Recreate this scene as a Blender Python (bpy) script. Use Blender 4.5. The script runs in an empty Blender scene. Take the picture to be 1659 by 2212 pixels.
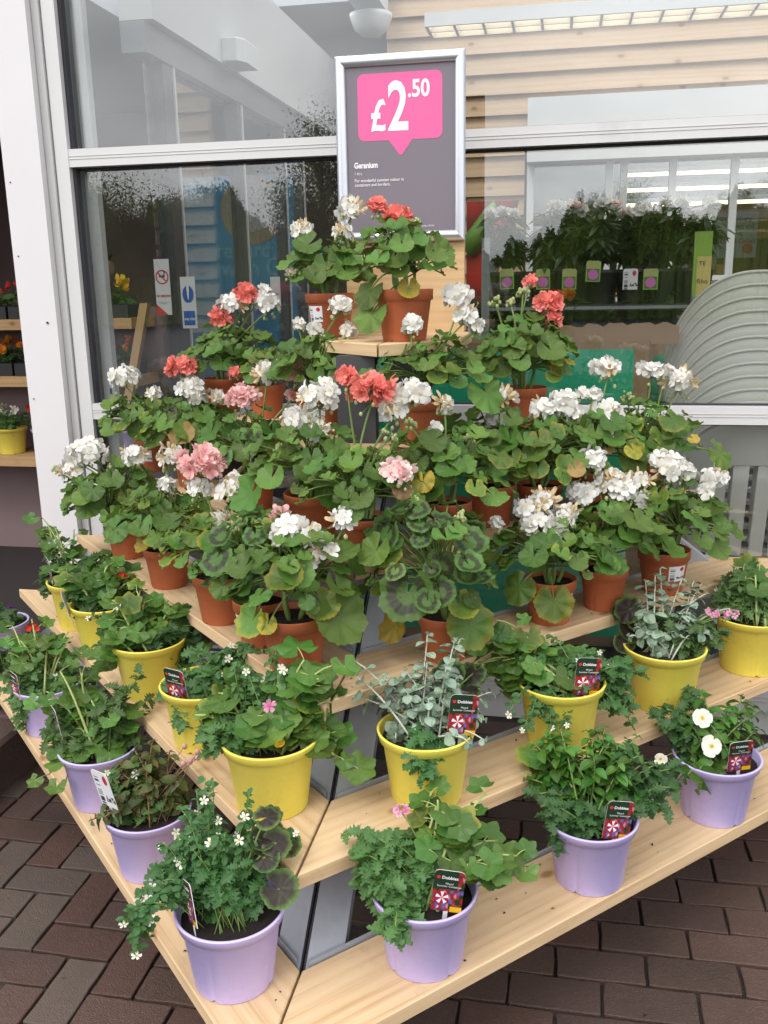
import bpy, math, random
import numpy as np
from mathutils import Vector, Matrix
R = math.radians
SC = bpy.context.scene
COL = SC.collection

# ------------------------------------------------------------------ camera
PITCH, YAW, ROLL, CAMH, FPX, W, H = R(13.8), R(11.0), R(1.1), 1.5, 1995.0, 1659.0, 2212.0
F0 = np.array([-math.sin(YAW), math.cos(YAW), 0]); R0 = np.array([math.cos(YAW), math.sin(YAW), 0]); ZU = np.array([0, 0, 1.])
FW = F0*math.cos(PITCH) - ZU*math.sin(PITCH); U0 = F0*math.sin(PITCH) + ZU*math.cos(PITCH)
RT = R0*math.cos(ROLL) - U0*math.sin(ROLL); UP = U0*math.cos(ROLL) + R0*math.sin(ROLL)
CAM = np.array([0, 0, CAMH])
cd = bpy.data.cameras.new('camera'); co = bpy.data.objects.new('camera', cd); COL.objects.link(co)
cd.sensor_fit = 'VERTICAL'; cd.sensor_height = 24.0; cd.lens = FPX/H*24.0
cd.clip_start = 0.05; cd.clip_end = 500
co.matrix_world = Matrix(((RT[0], UP[0], -FW[0], 0), (RT[1], UP[1], -FW[1], 0), (RT[2], UP[2], -FW[2], CAMH), (0, 0, 0, 1)))
SC.camera = co

# ------------------------------------------------------------------ sky, sun, exposure
SUN_EL, SUN_AZ = R(52), R(205)            # azimuth from +Y, clockwise: behind the camera, a little left
wd = bpy.data.worlds.new('World'); SC.world = wd; wd.use_nodes = True
nt = wd.node_tree; nt.nodes.clear()
def wn(t): return nt.nodes.new(t)
sky = wn('ShaderNodeTexSky'); sky.sky_type = 'NISHITA'; sky.sun_disc = False
sky.sun_elevation = SUN_EL; sky.sun_rotation = SUN_AZ; sky.dust_density = 3.0
hs = wn('ShaderNodeHueSaturation'); hs.inputs['Saturation'].default_value = 0.40; nt.links.new(sky.outputs[0], hs.inputs['Color'])
tc = wn('ShaderNodeTexCoord'); mp = wn('ShaderNodeMapping'); mp.inputs['Scale'].default_value = (1.3, 1.3, 3.2)
nt.links.new(tc.outputs['Generated'], mp.inputs[0])
no = wn('ShaderNodeTexNoise'); no.inputs['Scale'].default_value = 2.1; no.inputs['Detail'].default_value = 6; no.inputs['Roughness'].default_value = .55
nt.links.new(mp.outputs[0], no.inputs['Vector'])
cr = wn('ShaderNodeValToRGB'); cr.color_ramp.elements[0].position = .30; cr.color_ramp.elements[0].color = (5.6, 5.6, 5.8, 1)
cr.color_ramp.elements[1].position = .72; cr.color_ramp.elements[1].color = (14.6, 14.3, 13.9, 1)
nt.links.new(no.outputs['Fac'], cr.inputs[0])
mx = wn('ShaderNodeMixRGB'); mx.inputs[0].default_value = .82
nt.links.new(hs.outputs[0], mx.inputs[1]); nt.links.new(cr.outputs[0], mx.inputs[2])
bg = wn('ShaderNodeBackground'); bg.inputs['Strength'].default_value = .125; nt.links.new(mx.outputs[0], bg.inputs['Color'])
wo = wn('ShaderNodeOutputWorld'); nt.links.new(bg.outputs[0], wo.inputs['Surface'])
sd = bpy.data.lights.new('sun', 'SUN'); sd.energy = 0.85; sd.angle = R(25); sd.color = (1, .97, .93)
so = bpy.data.objects.new('sun', sd); COL.objects.link(so)
so.rotation_euler = (math.pi/2 - SUN_EL, 0, math.pi - SUN_AZ)   # lamp's -Z runs from the sun to the scene
SC.view_settings.view_transform = 'Standard'; SC.view_settings.look = 'None'
SC.view_settings.exposure = 0.72; SC.view_settings.gamma = 1.0; SC.view_settings.use_curve_mapping = False
SC.cycles.max_bounces = 6; SC.cycles.diffuse_bounces = 2; SC.cycles.glossy_bounces = 3; SC.cycles.transmission_bounces = 4; SC.cycles.transparent_max_bounces = 10; SC.cycles.caustics_reflective = False; SC.cycles.caustics_refractive = False

# ------------------------------------------------------------------ measuring helpers (pixel of the photograph -> point)
def ray(u, v): return FW*FPX + RT*(u - W/2) - UP*(v - H/2)
def onz(u, v, z): d = ray(u, v); return CAM + d*((z - CAMH)/d[2])
def ony(u, v, y): d = ray(u, v); return CAM + d*(y/d[1])
def onx(u, v, x): d = ray(u, v); return CAM + d*(x/d[0])
def atd(u, v, dep): return CAM + ray(u, v)/FPX*dep
def depth(p): return float((np.asarray(p, float) - CAM) @ FW)
def proj(p):
    d = np.asarray(p, float) - CAM; z = d @ FW
    return (W/2 + FPX*(d @ RT)/z, H/2 - FPX*(d @ UP)/z, z)

# ------------------------------------------------------------------ mesh and object helpers
class MB:
    def __init__(s): s.v = []; s.f = []; s.uv = []; s.mi = []; s.n = 0
    def add(s, vs, fs, uv=None, mi=0):
        vs = np.asarray(vs, float); n0 = s.n; s.v.append(vs); s.n += len(vs)
        s.uv.append(np.zeros((len(vs), 2)) if uv is None else np.asarray(uv, float))
        for f in fs: s.f.append(tuple(i + n0 for i in f)); s.mi.append(mi)
        return s
    def box(s, lo, hi, mi=0):
        x0, y0, z0 = lo; x1, y1, z1 = hi
        v = [(x0, y0, z0), (x1, y0, z0), (x1, y1, z0), (x0, y1, z0), (x0, y0, z1), (x1, y0, z1), (x1, y1, z1), (x0, y1, z1)]
        f = [(0, 3, 2, 1), (4, 5, 6, 7), (0, 1, 5, 4), (1, 2, 6, 5), (2, 3, 7, 6), (3, 0, 4, 7)]
        uv = [(p[0]+p[1]*.37, p[2]+p[1]*.61) for p in v]
        return s.add(v, f, uv, mi)
    def prism(s, poly, z0, z1, uvf=None, mi=0, bev=0.0):
        n = len(poly); p = np.asarray(poly, float)
        a = sum(p[i][0]*p[(i+1) % n][1] - p[(i+1) % n][0]*p[i][1] for i in range(n))
        if a < 0: p = p[::-1]
        c = p.mean(0)
        def ins(q, d):
            out = []
            for i in range(n):
                e1 = q[i]-q[i-1]; e2 = q[(i+1) % n]-q[i]; e1 = e1/np.linalg.norm(e1); e2 = e2/np.linalg.norm(e2)
                n1 = np.array([-e1[1], e1[0]]); n2 = np.array([-e2[1], e2[0]]); m = n1+n2; m = m/max(.3, (m@n1)); out.append(q[i]+m*d)
            return np.array(out)
        rings = [(p, z0), (p, z1)] if bev <= 0 else [(p, z0), (p, z1-bev), (ins(p, bev), z1)]
        vs = []; fs = []; uv = []
        for q, z in rings:
            for x in q: vs.append((x[0], x[1], z)); uv.append(uvf(x[0], x[1], z) if uvf else (x[0], x[1]))
        for k in range(len(rings)-1):
            for i in range(n): j = (i+1) % n; fs.append((k*n+i, k*n+j, (k+1)*n+j, (k+1)*n+i))
        fs.append(tuple((len(rings)-1)*n+i for i in range(n))); fs.append(tuple(reversed(range(n))))
        return s.add(vs, fs, uv, mi)
    def tube(s, pts, rad, n=5, mi=0):
        pts = [np.asarray(p, float) for p in pts]; m = len(pts)
        rad = [rad]*m if np.isscalar(rad) else rad
        vs = []; uv = []; fs = []
        for i, p in enumerate(pts):
            t = pts[min(i+1, m-1)] - pts[max(i-1, 0)]; t = t/(np.linalg.norm(t)+1e-9)
            a = np.cross(t, (0.31, 0.17, 0.93) if abs(t[2]) < .9 else (1, 0, 0)); a = a/np.linalg.norm(a); b = np.cross(t, a)
            for k in range(n):
                w = 2*math.pi*k/n; vs.append(p + rad[i]*(a*math.cos(w)+b*math.sin(w))); uv.append((k/n, i/m))
        for i in range(m-1):
            for k in range(n): j = (k+1) % n; fs.append((i*n+k, i*n+j, (i+1)*n+j, (i+1)*n+k))
        fs.append(tuple(range(n-1, -1, -1))); fs.append(tuple((m-1)*n+k for k in range(n)))
        return s.add(vs, fs, uv, mi)
    def lathe(s, prof, n=32, c=(0, 0, 0), mi=0, cap=False):
        vs = []; uv = []; fs = []; m = len(prof)
        for i, (r, z) in enumerate(prof):
            for k in range(n): w = 2*math.pi*k/n; vs.append((c[0]+r*math.cos(w), c[1]+r*math.sin(w), c[2]+z)); uv.append((k/n, i/(m-1)))
        for i in range(m-1):
            for k in range(n): j = (k+1) % n; fs.append((i*n+k, i*n+j, (i+1)*n+j, (i+1)*n+k))
        if cap: fs.append(tuple((m-1)*n+k for k in range(n)))
        return s.add(vs, fs, uv, mi)
    def mesh(s, name, mats, smooth=False):
        me = bpy.data.meshes.new(name)
        V = np.concatenate(s.v) if s.v else np.zeros((0, 3)); me.from_pydata(V.tolist(), [], s.f)
        UV = np.concatenate(s.uv); ul = me.uv_layers.new(name='UVMap')
        li = np.empty(len(me.loops), dtype=np.int32); me.loops.foreach_get('vertex_index', li)
        ul.data.foreach_set('uv', UV[li].astype(np.float32).ravel())
        for m in (mats if isinstance(mats, (list, tuple)) else [mats]): me.materials.append(m)
        me.polygons.foreach_set('material_index', np.array(s.mi, dtype=np.int32))
        if smooth: me.polygons.foreach_set('use_smooth', np.ones(len(s.f), dtype=bool))
        me.update(); return me
    def build(s, name, mats, parent=None, loc=None, smooth=False):
        return link(name, s.mesh(name, mats, smooth), parent, loc)

def link(name, data, parent=None, loc=None):
    o = bpy.data.objects.new(name, data); COL.objects.link(o)
    if parent is not None: o.parent = parent
    if loc is not None: o.location = [float(q) for q in loc]
    return o
def basis(o, loc, M3, s=1.0):
    """place with axes given as three column vectors"""
    m = Matrix.Identity(4)
    for i in range(3):
        for j in range(3): m[i][j] = float(M3[i][j])*s
        m[i][3] = float(loc[i])
    o.matrix_basis = m; return o
def frame(nrm, head):
    n = np.asarray(nrm, float); n = n/(np.linalg.norm(n)+1e-9)
    h = np.asarray(head, float); h = h - n*(h @ n)
    if np.linalg.norm(h) < 1e-4: h = np.cross(n, (1, .2, .1))
    h = h/np.linalg.norm(h); return np.stack([h, np.cross(n, h), n], 1)
def thing(name, label, cat, loc=(0, 0, 0), group=None):
    o = link(name, None, None, loc); o.empty_display_size = .05; return tag(o, label, cat, group)
def tag(o, label=None, cat=None, group=None, kind=None):
    if label: o['label'] = label
    if cat: o['category'] = cat
    if group: o['group'] = group
    if kind: o['kind'] = kind
    return o
def stuff(o): o['kind'] = 'stuff'; return o

# ------------------------------------------------------------------ materials
def newmat(name):
    m = bpy.data.materials.new(name); m.use_nodes = True; t = m.node_tree; t.nodes.clear()
    out = t.nodes.new('ShaderNodeOutputMaterial'); p = t.nodes.new('ShaderNodeBsdfPrincipled'); t.links.new(p.outputs[0], out.inputs[0])
    return m, t, p, out
def N(t, typ, **kw):
    n = t.nodes.new(typ)
    for k, v in kw.items():
        if k in n.inputs: n.inputs[k].default_value = v
        else: setattr(n, k, v)
    return n
def L(t, a, b): t.links.new(a, b)
def c4(c): return (c[0], c[1], c[2], 1)
def mathn(t, op, a, b=None, clamp=False):
    n = t.nodes.new('ShaderNodeMath'); n.operation = op; n.use_clamp = clamp
    for i, x in enumerate((a, b)):
        if x is None: continue
        if hasattr(x, 'links'): t.links.new(x, n.inputs[i])
        else: n.inputs[i].default_value = x
    return n.outputs[0]
def mixc(t, fac, a, b, mode='MIX'):
    n = t.nodes.new('ShaderNodeMixRGB'); n.blend_type = mode
    for i, x in enumerate((fac, a, b)):
        if hasattr(x, 'links'): t.links.new(x, n.inputs[i])
        elif i == 0: n.inputs[0].default_value = x
        else: n.inputs[i].default_value = c4(x)
    return n.outputs[0]
def ramp(t, fac, stops):
    n = t.nodes.new('ShaderNodeValToRGB'); e = n.color_ramp.elements
    while len(e) < len(stops): e.new(.5)
    for i, (p, c) in enumerate(stops): e[i].position = p; e[i].color = c4(c) if len(c) == 3 else c
    t.links.new(fac, n.inputs[0]); return n.outputs[0]
def noise(t, scale, detail=3, vec=None, rough=.5):
    n = N(t, 'ShaderNodeTexNoise', Scale=scale, Detail=detail, Roughness=rough)
    if vec is not None: L(t, vec, n.inputs['Vector'])
    return n.outputs['Fac']
def bump(t, p, h, st=.2, dist=.01):
    b = N(t, 'ShaderNodeBump', Strength=st, Distance=dist); L(t, h, b.inputs['Height']); L(t, b.outputs[0], p.inputs['Normal'])
def objvec(t): return N(t, 'ShaderNodeTexCoord').outputs['Object']
def uvvec(t): return N(t, 'ShaderNodeTexCoord').outputs['UV']
def mapping(t, vec, sc):
    m = N(t, 'ShaderNodeMapping'); m.inputs['Scale'].default_value = sc; L(t, vec, m.inputs[0]); return m.outputs[0]
def plain(name, col, rough=.5, var=.12, sc=14, metal=0, spec=.5, bm=0, scuff=None, dirt=0):
    m, t, p, o = newmat(name); v = objvec(t); f = noise(t, sc, 4, v)
    c = mixc(t, f, [x*(1-var) for x in col], [min(1, x*(1+var)) for x in col])
    if scuff: c = mixc(t, ramp(t, noise(t, sc*.6, 6, v, .65), [(.60, (0, 0, 0)), (.78, (1, 1, 1))]), c, scuff)
    L(t, c, p.inputs['Base Color']); p.inputs['Roughness'].default_value = rough; p.inputs['Metallic'].default_value = metal
    p.inputs['Specular IOR Level'].default_value = spec
    if dirt:
        g = N(t, 'ShaderNodeNewGeometry').outputs['Position']; d1 = ramp(t, noise(t, 7, 5, g, .7), [(.50, (0, 0, 0)), (.72, (1, 1, 1))]); d2 = ramp(t, noise(t, 95, 2, g), [(.66, (0, 0, 0)), (.73, (1, 1, 1))])
        c = mixc(t, mathn(t, 'MULTIPLY', d1, dirt*.55), c, [q*.62 for q in col]); c = mixc(t, mathn(t, 'MULTIPLY', mathn(t, 'MULTIPLY', d2, d1), dirt*1.3, True), c, (.10, .07, .05)); L(t, c, p.inputs['Base Color'])
        L(t, ramp(t, d1, [(0, (rough,)*3), (1, (min(1, rough+.3),)*3)]), p.inputs['Roughness'])
    if bm: bump(t, p, noise(t, sc*6, 3, v), bm, .003)
    return m

def wood_mat(name, light, dark, knots=True):
    m, t, p, o = newmat(name); uv = uvvec(t)
    oi = N(t, 'ShaderNodeObjectInfo'); sh = N(t, 'ShaderNodeVectorMath', operation='ADD'); L(t, uv, sh.inputs[0])
    cb = N(t, 'ShaderNodeCombineXYZ'); L(t, mathn(t, 'MULTIPLY', oi.outputs['Random'], 23.0), cb.inputs[0]); L(t, mathn(t, 'MULTIPLY', oi.outputs['Random'], 7.0), cb.inputs[1])
    L(t, cb.outputs[0], sh.inputs[1]); v = sh.outputs[0]
    # knots bend the grain round them
    vo = N(t, 'ShaderNodeTexVoronoi', Scale=1.0, voronoi_dimensions='2D'); L(t, mapping(t, v, (2.9, 5.0, 1)), vo.inputs['Vector'])
    kd = vo.outputs['Distance']; halo = ramp(t, kd, [(.0, (1, 1, 1)), (.20, (0, 0, 0))])
    g = N(t, 'ShaderNodeTexWave', Scale=1.0, Distortion=9.0, Detail=3.0); g.inputs['Detail Scale'].default_value = .7; g.bands_direction = 'Y'
    L(t, mapping(t, v, (1.1, 11, 1)), g.inputs['Vector'])
    f1 = noise(t, 1, 4, mapping(t, v, (5, 190, 1)), .6); f2 = noise(t, 1, 3, mapping(t, v, (2, 9, 1)))
    gr = mathn(t, 'ADD', mathn(t, 'MULTIPLY', g.outputs['Fac'], .22), mathn(t, 'MULTIPLY', f1, .66))
    gr = mathn(t, 'ADD', gr, mathn(t, 'MULTIPLY', mathn(t, 'SUBTRACT', f2, .5), .5))
    col = ramp(t, gr, [(.24, light), (.52, [a*.72+b*.28 for a, b in zip(light, dark)]), (.80, dark)])
    if knots:
        col = mixc(t, mathn(t, 'MULTIPLY', halo, .5), col, dark)
        col = mixc(t, ramp(t, kd, [(.03, (.8,)*3), (.065, (0, 0, 0))]), col, [dark[0]*.62, dark[1]*.5, dark[2]*.42])
    dirt = ramp(t, noise(t, 9, 6, uv, .7), [(.58, (0, 0, 0)), (.8, (1, 1, 1))])
    col = mixc(t, mathn(t, 'MULTIPLY', dirt, .42), col, (.22, .16, .10))
    speck = ramp(t, noise(t, 120, 2, uv), [(.70, (0, 0, 0)), (.76, (1, 1, 1))])
    col = mixc(t, mathn(t, 'MULTIPLY', mathn(t, 'MULTIPLY', speck, dirt), .8), col, (.05, .035, .025))
    L(t, col, p.inputs['Base Color']); p.inputs['Roughness'].default_value = .62; p.inputs['Specular IOR Level'].default_value = .3
    bump(t, p, gr, .25, .002); return m

def leaf_mat(name, base, vein, zone=None, edge=None, rough=.5, hue=.5, trans=.22, blotch=None, spec=.4):
    """uv.x runs round the leaf, uv.y from stalk (0) to margin (1)"""
    m, t, p, o = newmat(name); uv = uvvec(t); s = N(t, 'ShaderNodeSeparateXYZ'); L(t, uv, s.inputs[0]); a, r = s.outputs[0], s.outputs[1]
    oi = N(t, 'ShaderNodeObjectInfo'); rnd = oi.outputs['Random']
    pos = N(t, 'ShaderNodeNewGeometry').outputs['Position']
    nz = noise(t, 22, 1, pos)
    c = mixc(t, nz, [q*.72 for q in base], [q*1.28 for q in base])
    if zone:
        ww = mathn(t, 'ADD', r, mathn(t, 'MULTIPLY', mathn(t, 'SUBTRACT', noise(t, 60, 2, pos), .5), .25))
        c = mixc(t, ramp(t, ww, [(.36, (0, 0, 0)), (.44, (.9,)*3), (.70, (.9,)*3), (.80, (0, 0, 0))]), c, zone)
    if edge: c = mixc(t, ramp(t, mathn(t, 'ADD', r, mathn(t, 'MULTIPLY', mathn(t, 'SUBTRACT', nz, .5), .7)), [(.72, (0, 0, 0)), (1.0, (1, 1, 1))]), c, edge)
    if blotch: c = mixc(t, ramp(t, noise(t, 70, 3, pos), [(.5, (0, 0, 0)), (.62, (1, 1, 1))]), c, blotch)
    vv = mathn(t, 'ABSOLUTE', mathn(t, 'SUBTRACT', mathn(t, 'FRACT', mathn(t, 'MULTIPLY', a, 7.0)), .5))
    vm = mathn(t, 'MULTIPLY', ramp(t, vv, [(.0, (1, 1, 1)), (.07, (0, 0, 0))]), mathn(t, 'SUBTRACT', 1.0, mathn(t, 'MULTIPLY', r, .75)))
    c = mixc(t, mathn(t, 'MULTIPLY', vm, .36), c, vein)
    h = N(t, 'ShaderNodeHueSaturation'); L(t, c, h.inputs['Color'])
    L(t, mathn(t, 'ADD', .478, mathn(t, 'MULTIPLY', rnd, .044)), h.inputs['Hue'])
    L(t, mathn(t, 'ADD', .68, mathn(t, 'MULTIPLY', mathn(t, 'FRACT', mathn(t, 'MULTIPLY', rnd, 7.13)), .72)), h.inputs['Value'])
    L(t, h.outputs[0], p.inputs['Base Color']); p.inputs['Roughness'].default_value = rough; p.inputs['Specular IOR Level'].default_value = spec
    bump(t, p, mathn(t, 'ADD', mathn(t, 'MULTIPLY', vm, -.6), noise(t, 110, 1, pos)), .45, .003)
    tr = N(t, 'ShaderNodeBsdfTranslucent'); L(t, mixc(t, .5, h.outputs[0], (.30, .42, .06)), tr.inputs['Color'])
    ms = N(t, 'ShaderNodeMixShader'); ms.inputs[0].default_value = trans; L(t, p.outputs[0], ms.inputs[1]); L(t, tr.outputs[0], ms.inputs[2]); L(t, ms.outputs[0], o.inputs[0])
    return m
def petal_mat(name, a, b, eye=None, rough=.55, trans=.25):
    m, t, p, o = newmat(name); uv = uvvec(t); s = N(t, 'ShaderNodeSeparateXYZ'); L(t, uv, s.inputs[0]); r = s.outputs[1]
    rnd = N(t, 'ShaderNodeObjectInfo').outputs['Random']
    c = mixc(t, mathn(t, 'ADD', mathn(t, 'MULTIPLY', r, .6), mathn(t, 'MULTIPLY', rnd, .4), True), a, b)
    if eye: c = mixc(t, ramp(t, r, [(.10, (1, 1, 1)), (.30, (0, 0, 0))]), c, eye)
    L(t, c, p.inputs['Base Color']); p.inputs['Roughness'].default_value = rough; p.inputs['Specular IOR Level'].default_value = .25
    
    tr = N(t, 'ShaderNodeBsdfTranslucent'); L(t, c, tr.inputs['Color'])
    ms = N(t, 'ShaderNodeMixShader'); ms.inputs[0].default_value = trans; L(t, p.outputs[0], ms.inputs[1]); L(t, tr.outputs[0], ms.inputs[2]); L(t, ms.outputs[0], o.inputs[0])
    return m
def glass_mat(name, refl=.16, tint=(.95, .965, .96)):
    m, t, p, o = newmat(name); t.nodes.remove(p)
    tr = N(t, 'ShaderNodeBsdfTransparent'); tr.inputs[0].default_value = c4(tint)
    gl = N(t, 'ShaderNodeBsdfGlossy'); gl.inputs['Color'].default_value = (.95, .97, 1, 1); gl.inputs['Roughness'].default_value = .0
    fr = N(t, 'ShaderNodeFresnel', IOR=1.5); f = mathn(t, 'ADD', refl, mathn(t, 'MULTIPLY', fr.outputs[0], .62), True)
    ms = N(t, 'ShaderNodeMixShader'); L(t, f, ms.inputs[0]); L(t, tr.outputs[0], ms.inputs[1]); L(t, gl.outputs[0], ms.inputs[2]); L(t, ms.outputs[0], o.inputs[0])
    return m
def emit_mat(name, col, st):
    m, t, p, o = newmat(name); p.inputs['Base Color'].default_value = c4(col); p.inputs['Emission Color'].default_value = c4(col); p.inputs['Emission Strength'].default_value = st; return m

M = {}
M['white_frame'] = plain('white_frame', (.66, .66, .67), .40, .04, 5, scuff=(.54, .54, .53))
M['column'] = plain('white_column', (.71, .695, .72), .48, .03, 4, bm=.10, scuff=(.60, .58, .59))
M['gasket'] = plain('gasket', (.03, .03, .04), .6)
M['glass'] = glass_mat('window_glass', .062)
M['glass_in'] = glass_mat('lobby_glass', .005)
M['pine'] = wood_mat('pine', (.69, .51, .315), (.46, .28, .13))
M['pine_post'] = wood_mat('pine_post', (.68, .48, .27), (.50, .29, .12))
M['steel'] = plain('grey_steel', (.37, .40, .45), .45, .10, 60, metal=.1)
M['alu'] = plain('aluminium', (.62, .65, .72), .28, .04, 10, metal=.75)
M['terracotta'] = plain('terracotta', (.50, .135, .055), .55, .10, 18, bm=.05, scuff=(.44, .15, .08), dirt=.8)
M['yellow'] = plain('yellow_plastic', (.90, .77, .12), .40, .04, 10, scuff=(.82, .66, .11), dirt=.45)
M['lavender'] = plain('lavender_plastic', (.585, .50, .89), .40, .03, 10, scuff=(.51, .44, .78), dirt=.4)
M['black_pot'] = plain('black_plastic', (.018, .018, .02), .45)
M['sticker'] = None
def soil_mat():
    m, t, p, o = newmat('soil'); v = objvec(t)
    L(t, ramp(t, noise(t, 130, 5, v, .7), [(.3, (.008, .006, .005)), (.55, (.03, .02, .014)), (.8, (.10, .07, .045))]), p.inputs['Base Color'])
    p.inputs['Roughness'].default_value = .95; bump(t, p, noise(t, 90, 5, v, .7), 1.0, .01); return m
M['soil'] = soil_mat()
GV = (.17, .27, .075)
M['leaf'] = leaf_mat('geranium_leaf', (.080, .160, .027), GV)
M['leaf_zone'] = leaf_mat('geranium_leaf_zoned', (.080, .160, .033), GV, zone=(.028, .028, .015))
M['leaf_lime'] = leaf_mat('geranium_leaf_pale', (.100, .180, .028), (.22, .30, .08), edge=(.24, .24, .030))
M['leaf_yellow'] = leaf_mat('geranium_leaf_yellow', (.36, .28, .030), (.42, .37, .09), blotch=(.22, .24, .04))
M['leaf_brown'] = leaf_mat('geranium_leaf_dry', (.25, .17, .06), (.3, .22, .1))
M['leaf_dark'] = leaf_mat('dark_leaf', (.030, .022, .018), (.10, .05, .04), edge=(.10, .19, .04))
M['ivy'] = leaf_mat('ivy_geranium_leaf', (.078, .170, .030), (.22, .30, .09), trans=.25, rough=.4)
M['fern'] = leaf_mat('cut_leaf', (.058, .135, .038), GV)
M['ovate'] = leaf_mat('ovate_leaf', (.060, .165, .024), (.14, .25, .05), rough=.38, spec=.5)
M['bronze'] = leaf_mat('bronze_leaf', (.075, .115, .032), (.2, .16, .08), blotch=(.13, .075, .03))
M['silver'] = leaf_mat('silver_leaf', (.25, .33, .255), (.34, .42, .32), blotch=(.12, .20, .11), rough=.8, trans=.12, spec=.1)
M['rhodo'] = leaf_mat('rhododendron_leaf', (.030, .062, .022), (.08, .13, .04), rough=.3)
M['stem'] = plain('stem', (.15, .23, .055), .5, .25, 30)
M['stem_pale'] = plain('stem_pale', (.34, .42, .14), .45, .2, 30)
M['stem_red'] = plain('stem_red', (.22, .12, .06), .5, .2, 30)
M['stem_silver'] = plain('stem_silver', (.48, .50, .40), .8, .12, 30)
M['bud'] = petal_mat('bud', (.22, .32, .08), (.62, .66, .36))
M['p_white'] = petal_mat('petal_white', (.78, .76, .68), (.86, .855, .84), eye=(.72, .62, .42))
M['p_fade'] = petal_mat('petal_faded', (.52, .33, .12), (.80, .68, .45))
M['p_coral'] = petal_mat('petal_coral', (.88, .15, .12), (.92, .34, .29), eye=(.90, .50, .45))
M['p_pink'] = petal_mat('petal_pink', (.90, .36, .36), (.95, .68, .66), eye=(.85, .16, .18))
M['p_palepink'] = petal_mat('petal_pale_pink', (.86, .42, .42), (.92, .76, .72), eye=(.80, .12, .14))
M['p_small'] = petal_mat('petal_small_white', (.84, .80, .60), (.90, .90, .88), eye=(.65, .5, .08))
M['p_magenta'] = petal_mat('petal_magenta', (.62, .03, .22), (.85, .62, .74), eye=(.75, .1, .35))
M['p_purple'] = petal_mat('petal_purple', (.14, .01, .20), (.20, .02, .28))
M['p_pansy'] = petal_mat('petal_pansy', (.86, .84, .62), (.88, .88, .80), eye=(.70, .48, .03))
M['p_red'] = petal_mat('petal_red', (.60, .03, .02), (.70, .06, .04))
M['p_yel'] = petal_mat('petal_yellow', (.75, .42, .02), (.85, .58, .05))
M['p_orange'] = petal_mat('petal_orange', (.66, .14, .02), (.75, .30, .03))
# ------------------------------------------------------------------ text helper
def text_mesh(body, size, bold=0.0, align='LEFT', xs=1.0):
    cu = bpy.data.curves.new('lettering', 'FONT'); cu.body = body; cu.size = size; cu.offset = bold; cu.align_x = align; cu.resolution_u = 3
    o = bpy.data.objects.new('lettering', cu); COL.objects.link(o)
    dg = bpy.context.evaluated_depsgraph_get(); me = bpy.data.meshes.new_from_object(o.evaluated_get(dg))
    bpy.data.objects.remove(o); bpy.data.curves.remove(cu)
    if xs != 1.0: me.transform(Matrix.Diagonal((xs, 1, 1, 1)))
    return me
def text(body, size, mat, p, parent, bold=0.0, align='LEFT', xdir=(1, 0, 0), up=(0, 0, 1), xs=1.0, rel=(0, 0, 0)):
    me = text_mesh(body, size, bold, align, xs); me.materials.clear(); me.materials.append(mat)
    o = link('lettering', me, parent); x = np.array(xdir, float); y = np.array(up, float)
    return basis(o, np.array(p) - np.array(rel), np.stack([x, y, np.cross(x, y)], 1))
M['ink_white'] = plain('ink_white', (.85, .85, .86), .5, .01)
M['ink_dark'] = plain('ink_dark', (.03, .03, .035), .5, .01)
M['ink_red'] = plain('ink_red', (.62, .03, .03), .5, .03)
M['ink_blue'] = plain('ink_blue', (.02, .10, .42), .45, .03)

# ------------------------------------------------------------------ ground
def ground_mat():
    m, t, p, o = newmat('sand_joint'); v = objvec(t)
    near = noise(t, 25, 5, v)
    L(t, ramp(t, near, [(.3, (.018, .014, .012)), (.7, (.05, .04, .033))]), p.inputs['Base Color']); p.inputs['Roughness'].default_value = .9
    bump(t, p, noise(t, 160, 3, v), .5, .01); return m
M['joint'] = ground_mat()
pav = MB().add([(-8, -.5, -.011), (8, -.5, -.011), (8, 7, -.011), (-8, 7, -.011)], [(0, 1, 2, 3)]).build('pavement', M['joint']); tag(pav, kind='structure')
asph = plain('asphalt', (.055, .055, .06), .85, .3, 40, bm=.4)
gr = MB().add([(-220, -220, -.02), (220, -220, -.02), (220, 220, -.02), (-220, 220, -.02)], [(0, 1, 2, 3)]).build('ground', asph); tag(gr, kind='structure')
def brick_mat(name, a, b):
    m, t, p, o = newmat(name); v = N(t, 'ShaderNodeNewGeometry').outputs['Position']; rnd = N(t, 'ShaderNodeObjectInfo').outputs['Random']
    c = mixc(t, noise(t, 14, 5, v, .6), a, b)
    c = mixc(t, ramp(t, noise(t, 330, 2, v), [(.60, (0, 0, 0)), (.72, (.75,)*3)]), c, (.16, .125, .11))
    c = mixc(t, ramp(t, noise(t, 3.0, 4, v), [(.5, (0, 0, 0)), (.75, (.55,)*3)]), c, (.028, .02, .018))
    h = N(t, 'ShaderNodeHueSaturation'); L(t, c, h.inputs['Color']); L(t, mathn(t, 'ADD', .85, mathn(t, 'MULTIPLY', rnd, .32)), h.inputs['Value'])
    L(t, h.outputs[0], p.inputs['Base Color'])
    L(t, ramp(t, noise(t, 4, 3, v), [(.35, (.55,)*3), (.7, (.85,)*3)]), p.inputs['Roughness'])
    bump(t, p, mathn(t, 'ADD', noise(t, 300, 3, v), mathn(t, 'MULTIPLY', noise(t, 60, 4, v), .7)), .8, .004); return m
BM = [brick_mat('paver_brown', (.070, .039, .029), (.094, .053, .041)), brick_mat('paver_plum', (.060, .035, .028), (.082, .047, .038)),
      brick_mat('paver_grey', (.082, .061, .050), (.108, .080, .066)), brick_mat('paver_red', (.076, .037, .028), (.100, .050, .038))]
rb = random.Random(4)
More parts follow.
